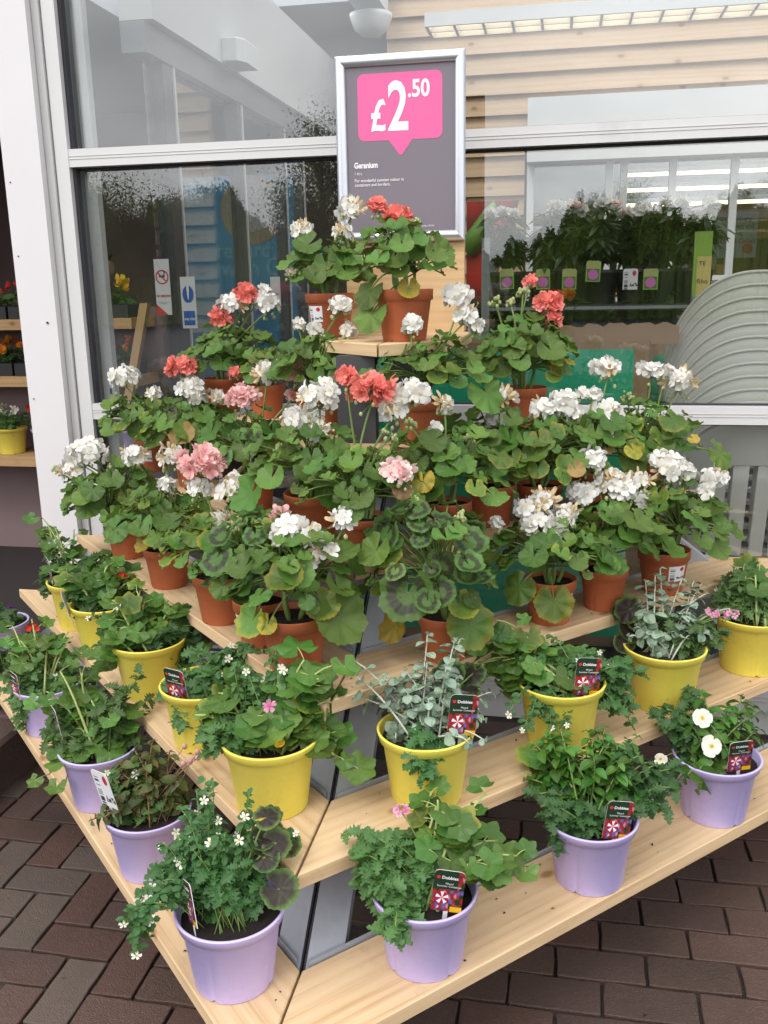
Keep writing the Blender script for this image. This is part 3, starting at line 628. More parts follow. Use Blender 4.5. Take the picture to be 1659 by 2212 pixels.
# ------------------------------------------------------------------ price sign on its board
YS = 2.775
sg = thing('price_sign', 'grey poster in silver frame with pink price bubble above the top pots', 'sign', (-.47, 2.78, 1.36))
RL = (-.47, 2.78, 1.36)
def S(x, y): return ony((840+x/4.097)*.8508, (100+y/4.097)*.8508, YS)
tl, tr_, br = S(40, 200), S(1388, 85), S(1412, 2090); x0, x1 = (tl[0]), (tr_[0]+br[0])/2; z1 = (tl[2]+tr_[2])/2; z0 = br[2]
xb = ony(752, 640, 2.80)[0]
MB().box(np.array((xb, 2.787, 1.3605))-RL, np.array((x1-.004, 2.812, z1-.02))-RL).build('backing_board', M['pine_post'], sg)
fw = .030
def rail2(p, q, n_in):
    """rounded snap-frame rail with mitred ends, p->q on the outside, n_in points inwards"""
    p = np.array(p); q = np.array(q); n_in = np.array(n_in, float); d = (q-p)/np.linalg.norm(q-p); mb = MB(); prof = [(0, 0), (.0, .010), (.006, .0165), (.014, .019), (.023, .0165), (.030, .009), (.030, 0)]
    vs = []; uv = []
    for e, sgn in ((p, 1), (q, -1)):
        for a, b in prof: vs.append(e+n_in*a+d*sgn*a+np.array([0, -b, 0])); uv.append((a, b))
    m = len(prof); fs = [(i, i+1, m+i+1, m+i) for i in range(m-1)]
    return mb.add(np.array(vs)-RL, fs, uv)
c_ = [(x0, 2.778, z0), (x1, 2.778, z0), (x1, 2.778, z1), (x0, 2.778, z1)]
for i, nin in enumerate(((0, 0, 1), (-1, 0, 0), (0, 0, -1), (1, 0, 0))): rail2(c_[i], c_[(i+1) % 4], nin).build('frame_rail', M['alu'], sg, smooth=True)
MB().box(np.array((x0+.02, 2.7735, z0+.02))-RL, np.array((x1-.02, 2.777, z1-.02))-RL).build('poster', plain('poster_grey', (.20, .175, .21), .30, .02), sg)  # glare on the poster is put into this lighter grey
# pink bubble
pk = plain('poster_pink', (.80, .13, .36), .30, .02)
bx0, bx1 = S(280, 700)[0], S(1162, 700)[0]; bz1 = (S(270, 370)[2]+S(1155, 310)[2])/2; bz0 = (S(290, 1070)[2]+S(1165, 1020)[2])/2; rr = .019; pts = []
tip, ta, tb_ = S(730, 1215), S(605, 1055)[0], S(850, 1035)[0]
for cx, cz, a0 in ((bx1-rr, bz1-rr, 0), (bx0+rr, bz1-rr, 90), (bx0+rr, bz0+rr, 180), ('tip', 0, 0), (bx1-rr, bz0+rr, 270)):
    if cx == 'tip': pts += [(ta, bz0), (tip[0]-.004, tip[2]+.004), (tip[0]+.004, tip[2]+.004), (tb_, bz0)]; continue
    for k in range(7): an = R(a0+k*15); pts.append((cx+rr*math.cos(an), cz+rr*math.sin(an)))
MB().add([(x-RL[0], 2.7728-RL[1], z-RL[2]) for x, z in pts], [tuple(range(len(pts)))]).build('price_bubble', pk, sg)
YT = 2.772
def T_(body, xy, capz, bold=0., xs=1.0):
    p = S(*xy); p[1] = YT; return text(body, capz/.69, M['ink_white'], p, sg, bold, xs=xs, rel=RL)
def hz(x, ya, yb): return S(x, ya)[2]-S(x, yb)[2]
T_('£', (412, 950), hz(480, 636, 950), .0026, .74); T_('2', (592, 942), hz(700, 445, 942), .0036, .68)
T_('.50', (800, 598), hz(930, 420, 595), .0018, .82)
T_('Geranium', (245, 1345), hz(260, 1290, 1347), .0009, .80)
T_('1 litre', (247, 1416), hz(260, 1388, 1416), 0, .9); T_('For wonderful summer colour in', (250, 1490), hz(260, 1457, 1490), .0001, .86); T_('containers and borders.', (252, 1535), hz(260, 1502, 1535), .0001, .86)
T_('availability | DPOS06', (930, 1948), hz(1000, 1930, 1946), 0, .8)

# ------------------------------------------------------------------ green and cardboard box behind the glass
card_m = plain('cardboard', (.40, .26, .15), .85, .10, 8, bm=.05)
grn = plain('green_print', (.02, .50, .27), .45, .06, 6)
a = ony(735, 900, 3.36); b = ony(1440, 740, 3.36); ztop = ony(1330, 738, 3.36)[2]
bx = thing('cardboard_box', 'large green printed cardboard box with torn top behind the glass', 'box', (a[0], 3.36, 0))
wd_ = ony(1398, 850, 3.36)[0]-a[0]
MB().box((0, 0, .16), (wd_, .004, ztop)).build('front_panel', card_m, bx); MB().box((0, .004, .16), (.004, .5, ztop)).build('side_panel', card_m, bx)
MB().add([(wd_, 0, .16), (wd_+.14, .48, .16), (wd_+.14, .48, ztop), (wd_, 0, ztop)], [(0, 1, 2, 3)]).build('side_panel', card_m, bx)
MB().box((.01, -.002, .20), (wd_-.05, -.0005, ztop-.026)).build('green_print', grn, bx)
MB().add([(wd_+.02, .062, .20), (wd_+.12, .404, .20), (wd_+.12, .404, ztop-.06), (wd_+.02, .062, ztop-.06)], [(0, 1, 2, 3)]).build('green_print', grn, bx)
rr_ = random.Random(5); tv = []; n = 46
for k in range(n+1): x = wd_*.28+(wd_*.72+.10)*k/n; tv += [(x, .02, ztop-.01), (x+rr_.uniform(-.004, .004), .03, ztop+.014+rr_.uniform(0, .016)+(.035 if k > 24 else 0))]
MB().add(tv, [(2*k, 2*k+2, 2*k+3, 2*k+1) for k in range(n)]).build('torn_flap', card_m, bx)
tapem, t, p, o_ = newmat('clear_tape'); p.inputs['Base Color'].default_value = (.85, .87, .85, 1); p.inputs['Roughness'].default_value = .15; p.inputs['Alpha'].default_value = .22
MB().add([(wd_*.56, -.004, ztop-.02), (wd_*.64, -.006, ztop-.03), (wd_*.62, -.003, ztop-.2), (wd_*.57, -.007, ztop-.26)], [(0, 3, 2, 1)]).build('tape', tapem, bx)
pal = thing('pallet', 'dark low pallet under the green box', 'pallet', (a[0], 3.36, 0))
for k in range(3): MB().box((0, .01+k*.18, .01), (wd_, .09+k*.18, .155)).build('bearer', plain('pallet_wood%d' % k, (.05, .04, .035), .8), pal)

# ------------------------------------------------------------------ stacked plastic chairs
chm = plain('chair_plastic', (.88, .865, .79), .38, .03, 6)
XCH = ony(1606, 800, 3.5)[0]
def chair_parts():
    out = []
    wB, n = .285, 22
    def pt(s, t, off=0.0):           # s in -1..1 across, t 0..1 up the back; curved shell leaning away
        top = .46*math.sqrt(max(0, 1-(abs(s)**2.4)))**.9
        zz = t*(.04+top); x = s*wB*(1-.10*(1-t)); y = .07+.17*zz-.075*(1-(s*s))*-1-.10*s*s*0+off
        return (x, y-.09*s*s, zz)
    # solid upper band of the back
    def shell(t0, t1, s0=-1, s1=1, n=n, m=5):
        vs = []; fs = []; uv = []
        for i in range(n+1):
            for j in range(m+1):
                s = s0+(s1-s0)*i/n; t = t0+(t1-t0)*j/m; vs.append(pt(s, t)); uv.append((s, t))
        for i in range(n):
            for j in range(m): a = i*(m+1)+j; fs.append((a, a+m+1, a+m+2, a+1))
        k = len(vs); b = [(x, y+.009, z) for x, y, z in vs]; mb = MB().add(vs+b, fs+[tuple(q+k for q in reversed(f)) for f in fs], uv+uv)
        for i in range(n):      # top edge thickness
            a = i*(m+1)+m; a2 = (i+1)*(m+1)+m; mb.f.append((a, a2, a2+k, a+k)); mb.mi.append(0)
        return mb
    sb = shell(.66, 1.0); sb.tube([(pt(-1+2*i/30, 1.0)[0], pt(-1+2*i/30, 1.0)[1]+.010, pt(-1+2*i/30, 1.0)[2]) for i in range(31)], .005, 6); out.append(('backrest', sb.mesh('backrest', chm, True)))
    for s0, s1 in ((-1, -.80), (.80, 1)): out.append(('side_rail', shell(0, .655, s0, s1, 4).mesh('side_rail', chm, True)))
    cents = [(-.70, -.54), (-.47, -.30), (-.23, -.05), (.05, .23), (.30, .47), (.54, .70)]
    for s0, s1 in cents: out.append(('slat', shell(0, .655, s0, s1, 3).mesh('slat', chm, True)))
    seat = MB().prism([(-.22, -.34), (-.18, -.38), (.18, -.38), (.22, -.34), (.235, .05), (-.235, .05)], -.02, .0, bev=.006)
    seat.prism([(-.21, -.385), (.21, -.385), (.21, -.375), (-.21, -.375)], -.05, -.004); out.append(('seat', seat.mesh('seat', chm)))
    for sx in (-1, 1):
        out.append(('arm', MB().tube([(sx*.235, .02, .22), (sx*.27, -.15, .22), (sx*.27, -.32, .20), (sx*.235, -.36, .02)], [.018, .022, .02, .016], 6).mesh('arm', chm, True)))
        out.append(('leg', MB().tube([(sx*.20, -.35, -.02), (sx*.235, -.38, -.42)], [.028, .018], 6).mesh('leg', chm, True)))
        out.append(('leg', MB().tube([(sx*.21, .02, -.02), (sx*.24, .06, -.42)], [.028, .018], 6).mesh('leg', chm, True)))
    return out
CP = chair_parts(); NCH = 12
zc0 = .565
ordn = ['topmost', 'second', 'third', 'fourth', 'fifth', 'sixth', 'seventh', 'eighth', 'ninth', 'tenth', 'eleventh', 'twelfth', 'thirteenth', 'fourteenth', 'fifteenth', 'lowest']
for k in range(NCH):
    nm = (ordn[NCH-1-k] if k else 'lowest'); lab = 'pale grey plastic chair, %s of the stack behind the glass' % (nm if nm in ('topmost', 'lowest') else nm+' from the top')
    c = thing('plastic_chair', lab, 'chair', (XCH, 3.40+k*.014, zc0+k*.0415), 'stacked plastic chairs')
    c.rotation_euler = (0, 0, math.pi)
    for nm_, me in CP:
        if k and (nm_ == 'arm' or (nm_ in ('slat', 'leg', 'side_rail') and k > 3)): continue
        link(nm_, me, c)
wrapm, t, p, o_ = newmat('plastic_wrap'); p.inputs['Base Color'].default_value = (.62, .60, .57, 1); p.inputs['Roughness'].default_value = .22; p.inputs['Alpha'].default_value = .55; bump(t, p, noise(t, 14, 4, objvec(t)), .8, .02)
wr = thing('plastic_wrap', 'clear plastic wrap hanging round the legs of the chair stack', 'wrap', (XCH, 3.33, .42))
vs = []; fs = []
for i in range(25):
    x = -.30+.6*i/24; y = -.17+.012*math.sin(i*1.9)+.02*math.sin(i*.7)
    vs += [(x, y, .02), (x, y+.01*math.sin(i*2.7), .09), (x*.94, y+.02, .155)]
for i in range(24):
    for j in range(2): a = i*3+j; fs.append((a, a+3, a+4, a+1))
MB().add(vs, fs).build('sheet', wrapm, wr, smooth=True)
dl = thing('dolly', 'black base under the stacked chairs', 'dolly', (XCH, 3.58, 0))
MB().prism([(-.42, -.32), (.42, -.32), (.42, .3), (-.42, .3)], .04, .21, bev=.02).build('deck', M['black_pot'], dl)
for sx in (-.3, .3): MB().tube([(sx, -.28, .02), (sx, -.25, .02)], .02, 12).build('castor', M['gasket'], dl)
# ------------------------------------------------------------------ leaves and flowers (unit size: stalk at origin, blade to radius 1)
def polar_leaf(seed, lobes=7, lobe=.035, cren=.05, ncr=21, sinus=30, cup=.42, pleat=.075, n=42, off=.0, wave=.11):
    r = random.Random(seed); a0 = R(sinus/2); vs = [(0, 0, 0)]; uv = [(.5, 0)]; fs = []
    ph = r.uniform(0, 6); cp = cup*r.uniform(.4, 1.5)*r.choice((1, 1, -.5))
    rings = (.38, .74, 1.0)
    for q in rings:
        for k in range(n+1):
            th = -math.pi+a0+(2*math.pi-2*a0)*k/n; f = k/n
            rad = 1+lobe*math.cos(lobes*2*math.pi*(f-.5)) + (cren*abs(math.sin(ncr*math.pi*f))-cren*.5)*(1 if q == 1 else .2)
            rad *= (1-.10*abs(th/math.pi)**3)
            z = cp*q*q*.5 + pleat*q*q*math.cos(lobes*2*math.pi*(f-.5)) + wave*q*q*math.sin(2.3*th+ph) + (.05*q if abs(th) > 2.5 else 0)
            vs.append((q*rad*math.cos(th)+off*q, q*rad*math.sin(th), z)); uv.append((f, q))
    m = n+1
    for k in range(n): fs.append((0, 1+k, 2+k))
    for j in range(2):
        for k in range(n): a = 1+j*m+k; fs.append((a, a+m, a+m+1, a+1))
    return MB().add(vs, fs, uv)
def strip_leaf(seed, wid=.42, peak=.45, ser=0.0, ns=0, n=8, fold=.18, curl=.25, base=.0):
    r = random.Random(seed); vs = []; uv = []; fs = []; cu = curl*r.uniform(.3, 1.6); tw = r.uniform(-.12, .12)
    for i in range(n+1):
        t = i/n; w = wid*(math.sin(math.pi*t**(math.log(.5)/math.log(peak)))**.8)+base*(1-t)
        if ser and 0 < i < n: w *= (1+ser*(1 if i % 2 else -1))
        w = max(w, .012); z = -cu*t*t+.04*math.sin(5*t)
        for s_ in (-1, 0, 1): vs.append((t+(-.06*ser*abs(s_)), s_*w*.5*2*.5+tw*t*t, z+fold*abs(s_)*w+tw*s_*w)); uv.append((.5+s_*.07*6*.1, t))
    for i in range(n):
        for j in range(2): a = i*3+j; fs.append((a, a+3, a+4, a+1))
    return MB().add(vs, fs, uv)
def variants(fn, mats, k, name='leaf'): return {m: [fn(11*i+3).mesh(name, M[m], True) for i in range(k)] for m in mats}
GL = variants(lambda s: polar_leaf(s), ('leaf', 'leaf_zone', 'leaf_lime', 'leaf_yellow', 'leaf_brown', 'leaf_dark'), 6)
IV = variants(lambda s: polar_leaf(s, 5, .11, .07, 15, 46, .2, .08), ('ivy', 'leaf_lime'), 5)
OV = variants(lambda s: strip_leaf(s, .62, .45, .05), ('ovate', 'bronze', 'rhodo'), 5)
SV = variants(lambda s: strip_leaf(s, .85, .52, 0, 0, 7, .10, .2), ('silver',), 5)
OVB = [strip_leaf(i, .62, .45, .05, n=6) for i in range(4)]; CUT = [strip_leaf(40+i, .55, .5, .42, n=10) for i in range(4)]
SMALL = [strip_leaf(70+i, .6, .55, .10, n=4) for i in range(4)]; RH = [strip_leaf(90+i, .32, .5, 0, n=5, curl=.35) for i in range(4)]

def flower(npet, wid, cup, notch, mat, seed, name='floret', layers=1):
    r = random.Random(seed); mb = MB()
    for la in range(layers):
        for k in range(npet):
            a = 2*math.pi*(k+.5*la)/npet + r.uniform(-.16, .16); c, s = math.cos(a), math.sin(a); sc = (1-.28*la)*r.uniform(.86, 1.06); cc = cup*(1+1.3*la)*r.uniform(.5, 1.4); tw = r.uniform(-.25, .25)
            vs = []; uv = []
            for t, w in ((.03, .05), (.32, .62), (.68, 1.0), (.92, .80), (1.0, .34)):
                for q in (-1, 0, 1):
                    x = t*(1-(notch if (t == 1.0 and q == 0) else 0)); y = q*w*wid; z = cc*t*t-.10*abs(q)*w*.5+tw*q*w*t*.6+.06*math.sin(7*t+k)
                    vs.append((sc*(x*c-y*s), sc*(x*s+y*c), sc*z+.03*la)); uv.append((.5, t))
            mb.add(vs, [(i*3+j, i*3+3+j, i*3+4+j, i*3+1+j) for i in range(4) for j in range(2)], uv)
    return mb.mesh(name, M[mat], True)
FL = {'white': [flower(5, .44, .16, .06, 'p_white', i) for i in range(5)], 'fade': [flower(5, .26, .75, .2, 'p_fade', 20+i) for i in range(4)],
      'coral': [flower(5, .42, .42, .1, 'p_coral', 30+i, layers=2) for i in range(4)], 'pink': [flower(5, .44, .40, .1, 'p_pink', 40+i, layers=2) for i in range(4)],
      'palepink': [flower(5, .42, .28, .1, 'p_palepink', 50+i) for i in range(4)], 'small': [flower(5, .30, .12, .05, 'p_small', 60+i, 'flower') for i in range(4)],
      'magenta': [flower(5, .34, .15, .3, 'p_magenta', 70+i) for i in range(3)], 'purple': [flower(5, .36, .15, .2, 'p_purple', 80+i) for i in range(3)],
      'pansy': [flower(5, .55, .10, .0, 'p_pansy', 90+i, 'flower') for i in range(2)], 'orange': [flower(6, .5, .5, .1, 'p_orange', 100+i, 'flower', 2) for i in range(2)],
      'yellow': [flower(6, .45, 1.1, .0, 'p_yel', 110+i, 'flower') for i in range(2)], 'red': [flower(5, .5, .9, .0, 'p_red', 120+i, 'flower') for i in range(2)], 'rhodo': [flower(5, .45, .55, .1, 'p_white', 130+i, 'floret') for i in range(2)], 'rosebud': [flower(5, .4, 1.6, .0, 'p_palepink', 140+i, 'floret') for i in range(2)]}
def ball(c, r, n=6, m=4, st=(1, 1, 1.3)):
    vs = []; fs = []; uv = []
    for i in range(m+1):
        p = math.pi*i/m
        for k in range(n): w = 2*math.pi*k/n; vs.append((c[0]+st[0]*r*math.sin(p)*math.cos(w), c[1]+st[1]*r*math.sin(p)*math.sin(w), c[2]-st[2]*r*math.cos(p))); uv.append((k/n, i/m))
    for i in range(m):
        for k in range(n): j = (k+1) % n; fs.append((i*n+k, i*n+j, (i+1)*n+j, (i+1)*n+k))
    return vs, fs, uv

# ------------------------------------------------------------------ pots (unit: top radius 1, height 1.. scaled)
def pot_mesh(mat, h, rb, collar, lip, notches=0, th=.05):
    """top outer radius 1; h height in radii"""
    n = 80; prof = [(rb*.90, 0.012), (rb*.98, 0.0), (rb, .03)]
    rc = rb+(1-lip*.5-rb)*(1-collar/h)
    prof += [(rc-.012, h-collar-.02), (rc, h-collar-.012), (1-lip*.3, h-collar), (1-.006, h-.03), (1, h-.012), (1-.015, h), (1-th, h), (1-th-.01, h-.03), (rc-th-.03, h-.42)]
    mb = MB(); m = len(prof); vs = []; uv = []; fs = []
    for i, (r, z) in enumerate(prof):
        for k in range(n):
            w = 2*math.pi*k/n; zz = z
            if notches and i in (1, 2) :
                q = (k*notches/n) % 1.0; zz = z+(.06*min(1, max(0, 2.2-abs(q-.5)*40)) if notches else 0)
            vs.append((r*math.cos(w), r*math.sin(w), zz)); uv.append((k/n, i/m))
    for i in range(m-1):
        for k in range(n): j = (k+1) % n; fs.append((i*n+k, i*n+j, (i+1)*n+j, (i+1)*n+k))
    fs.append(tuple(reversed(range(n))))
    return mb.add(vs, fs, uv).mesh('pot', mat, True)
POT = {'t': (pot_mesh(M['terracotta'], 1.72, .74, .36, .05, 5), 1.72), 'y': (pot_mesh(M['yellow'], 1.52, .72, .20, .16, 4), 1.52), 'l': (pot_mesh(M['lavender'], 1.50, .72, .20, .16, 4), 1.50)}
def soil_mesh():
    q = random.Random(3); n, m = 26, 5; vs = [(0, 0, .04)]; fs = []
    for j in range(1, m+1):
        for k in range(n): w = 2*math.pi*k/n; r = j/m; vs.append((r*math.cos(w), r*math.sin(w), .04*math.cos(r*1.5)+q.uniform(-.025, .025)))
    for k in range(n): fs.append((0, 1+k, 1+(k+1) % n))
    for j in range(m-1):
        for k in range(n): a = 1+j*n+k; b = 1+j*n+(k+1) % n; fs.append((a, a+n, b+n, b))
    return MB().add(vs, fs).mesh('soil', M['soil'], True)
SOIL = soil_mesh()
def sticker_mat():
    m, t, p, o = newmat('price_sticker'); uv = uvvec(t); s = N(t, 'ShaderNodeSeparateXYZ'); L(t, uv, s.inputs[0]); u, v = s.outputs[0], s.outputs[1]
    wn_ = N(t, 'ShaderNodeTexWhiteNoise', noise_dimensions='1D'); L(t, mathn(t, 'FLOOR', mathn(t, 'MULTIPLY', v, 44.0)), wn_.inputs['W'])
    bars = mathn(t, 'MULTIPLY', mathn(t, 'GREATER_THAN', wn_.outputs['Value'], .5), mathn(t, 'MULTIPLY', mathn(t, 'LESS_THAN', u, .34), mathn(t, 'MULTIPLY', mathn(t, 'GREATER_THAN', u, .08), mathn(t, 'LESS_THAN', v, .82))))
    w2 = N(t, 'ShaderNodeTexWhiteNoise', noise_dimensions='2D'); cb = N(t, 'ShaderNodeCombineXYZ'); L(t, mathn(t, 'FLOOR', mathn(t, 'MULTIPLY', u, 30.0)), cb.inputs[0]); L(t, mathn(t, 'FLOOR', mathn(t, 'MULTIPLY', v, 12.0)), cb.inputs[1]); L(t, cb.outputs[0], w2.inputs['Vector'])
    tx = mathn(t, 'MULTIPLY', mathn(t, 'MULTIPLY', mathn(t, 'GREATER_THAN', w2.outputs['Value'], .55), mathn(t, 'GREATER_THAN', u, .42)), mathn(t, 'MULTIPLY', mathn(t, 'LESS_THAN', v, .32), mathn(t, 'GREATER_THAN', v, .14)))
    du = mathn(t, 'SUBTRACT', u, .75); dv = mathn(t, 'SUBTRACT', v, .78); d = mathn(t, 'SQRT', mathn(t, 'ADD', mathn(t, 'MULTIPLY', du, du), mathn(t, 'MULTIPLY', dv, dv)))
    c = mixc(t, mathn(t, 'MAXIMUM', bars, tx), (.78, .79, .82), (.05, .05, .06)); c = mixc(t, mathn(t, 'LESS_THAN', d, .13), c, (.55, .02, .06)); L(t, c, p.inputs['Base Color']); p.inputs['Roughness'].default_value = .4; return m
M['sticker'] = sticker_mat()
def sticker(r_top, r_bot, hh):
    vs = []; uv = []; fs = []; n = 6
    for i in range(n+1):
        a = -.42+.84*i/n
        for j in (0, 1): r = (r_top if j else r_bot)+.0006; vs.append((r*math.sin(a), -r*math.cos(a), hh*j)); uv.append((i/n, j))
    for i in range(n): fs.append((2*i, 2*i+2, 2*i+3, 2*i+1))
    return MB().add(vs, fs, uv).mesh('price_label', M['sticker'], True)
def cone_pot(root, kind, D, label_at=None, rot=0.):
    me, hr = POT[kind]; r = D/2; o = link('pot', me, root); o.scale = (r, r, r); o.rotation_euler = (0, 0, rot)
    s = link('soil', SOIL, root, (0, 0, r*(hr-.20))); s.scale = (r*.91, r*.91, r*.7)
    if label_at is not None:
        l = link('price_label', sticker(r*.90, r*.82, r*.62), root, (0, 0, r*.62)); l.rotation_euler = (0, 0, label_at)
    return r*hr
TOCAM = lambda p: math.atan2(-p[0], p[1])

# ------------------------------------------------------------------ geraniums
def curve3(a, b, bend, n=6):
    a = np.asarray(a, float); b = np.asarray(b, float); c = (a+b)/2+np.asarray(bend, float)
    return [(1-t)**2*a+2*t*(1-t)*c+t*t*b for t in np.linspace(0, 1, n)]
def head(root, rl, base, c, rad, kind, r):
    """umbel: stalk, buds, then florets as pieces"""
    c = np.asarray(c, float)
    mb = MB(); h = link('flower_head', None, root, c-rl) if False else None
    up = np.array([0, 0, 1.]); toc = CAM-c; toc /= np.linalg.norm(toc)
    bot = c-up*rad*.55
    st = curve3(np.asarray(base)-c, bot-c, (r.uniform(-.02, .02), r.uniform(-.02, .02), .03))
    mb.tube(st, [.0032]*3+[.0026]*3, 5, 0)
    nb = 3 if rad < .02 else (7 if kind == 'bud' else r.randint(3, 7))
    if kind == 'bud': nb = 13
    for k in range(nb):
        a = r.uniform(0, 6.28); el = r.uniform(-.9, .35) if kind != 'bud' else r.uniform(-.6, 1.3)
        d = np.array([math.cos(a)*math.cos(el), math.sin(a)*math.cos(el), math.sin(el)]); q = bot-c+d*rad*r.uniform(.55, .85 if kind != 'bud' else 1.0)
        mb.tube([bot-c, q], .0009, 4, 0); vs, fs, uv = ball(q, r.uniform(.0035, .0055)); mb.add(vs, fs, uv, 1)
    n = 0; fs_ = []
    if kind != 'bud':
        fr_ = .0215 if rad > .02 else .016
        n = max(2, int(5.2*(rad/fr_)**1.45)); n = min(n, 22)
        for k in range(n):
            z = 1-1.45*(k+.5)/n; a = k*2.39996+r.uniform(-.3, .3); q = math.sqrt(max(0, 1-z*z)); d = np.array([q*math.cos(a), q*math.sin(a), z*.8])
            d = d+toc*.15; d /= np.linalg.norm(d); pos = d*np.array([1, 1, .78])*max(.006, rad-fr_*.5)*r.uniform(.70, 1.16)
            mb.tube([bot-c, pos*.9], .0009, 4, 0); fs_.append((pos, d, fr_*r.uniform(.82, 1.22)))
    h = mb.build('flower_head', [M['stem'], M['bud']], root, c-rl)
    for pos, d, s in fs_:
        kk = kind
        if kind == 'whitefade': kk = 'fade' if r.random() < .38 else 'white'
        elif kind == 'white': kk = 'fade' if r.random() < .06 else 'white'
        me = r.choice(FL[kk]); f = link('floret', me, h)
        dd = d+np.array([r.uniform(-.5, .5), r.uniform(-.5, .5), r.uniform(-.3, .3)])
        basis(f, pos, frame(dd, (math.cos(k*1.7+s*900), math.sin(k*1.7+s*900), .1)), s*(1.0 if kk != 'fade' else .85))
def geranium(seed, P, D, label, heads, n=30, Rr=.125, Hh=.15, zone=.0, lime=.06, yel=.04, lean=(0, 0), lab=None, kind='t', tilt=0, extra=()):
    r = random.Random(seed); P = np.asarray(P, float)
    root = thing('potted_geranium', label, 'potted plant', P, 'geraniums in terracotta pots')
    top = cone_pot(root, kind, D, None if lab is None else TOCAM(P)*-1*0+lab, r.uniform(0, 6)); ctr = np.array([0, 0, top])
    dep = depth(P); toc = CAM-P; toc[2] = 0; toc /= np.linalg.norm(toc)
    stems = MB(); crowns = []
    for k in range(5):
        a = r.uniform(0, 6.28); e = np.array([math.cos(a)*.03+lean[0]*.5, math.sin(a)*.03+lean[1]*.5, top+Hh*r.uniform(.25, .5)]); b = np.array([math.cos(a)*.012, math.sin(a)*.012, top-.02])
        stems.tube(curve3(b, e, (math.cos(a)*.01, math.sin(a)*.01, 0)), [.0055]*4+[.004]*2, 6); crowns.append(e)
    n = int(n*1.85); Rr *= 1.10; Hh *= 1.04
    for i in range(n):
        f = (i+.5)/n; phi = R(10+74*f**.8); a = i*2.39996+r.uniform(-.5, .5)
        rad = r.uniform(.72, 1.08); d = np.array([math.sin(phi)*math.cos(a), math.sin(phi)*math.sin(a), math.cos(phi)])
        p = ctr+np.array([lean[0], lean[1], 0])*(1-.3*f)+d*np.array([Rr, Rr, Hh])*rad+np.array([0, 0, .024])
        if f < .9: p[2] = max(p[2], top+.014)
        s = r.choice((r.uniform(.013, .026), r.uniform(.022, .036), r.uniform(.030, .043)))*(1.0 if f > .3 else .8)
        nr = d*np.array([.8, .8, .5])+np.array([0, 0, .75])+np.array([r.uniform(-.55, .55), r.uniform(-.55, .55), 0]) + np.append(toc[:2], 0)*.15
        q = r.random(); mk = 'leaf_zone' if q < zone else 'leaf'
        q = r.random()
        low = f > .6
        if q < yel*.4 and low: mk = 'leaf_yellow'
        elif q < yel+lime*(1.6 if low else .6): mk = 'leaf_lime'
        elif low and q > .985: mk = 'leaf_brown'
        o = link('leaf', r.choice(GL[mk]), root); hd_ = np.array([d[0], d[1], -.15 if f > .4 else .1]); F = frame(nr, hd_); basis(o, p-F[:, 0]*s*.15, F, s)
        c0 = r.choice(crowns); stems.tube(curve3(c0, p-F[:, 0]*s*.15-F[:, 2]*.001, (0, 0, .02), 5), [.0022]*4+[.0016], 4)
    for (ex, ey, ez, s, mk) in extra:
        p = np.array([ex, ey, ez+top]); o = link('leaf', r.choice(GL[mk]), root); d = np.array([ex, ey, 0])/(np.hypot(ex, ey)+1e-6)
        F = frame(d*.75+np.append(toc[:2], 0)*.5+np.array([0, 0, .55]), d+np.array([0, 0, -.6])); basis(o, p, F, s); stems.tube(curve3(r.choice(crowns), p, (0, 0, .03), 5), .002, 4)
    st = stems.build('stems', M['stem'], root, smooth=True)
    for hh in heads:
        u, v, w, kd = hh[:4]; dd = dep-.07 if len(hh) < 5 else dep-.03+hh[4]; c = atd(u, v, dd); rad = max(.011, w*dd/FPX/2)
        b = P+crowns[int(u) % 5]*np.array([1, 1, .9]); head(root, P, b, c, rad*1.06, kd, r)
    return root

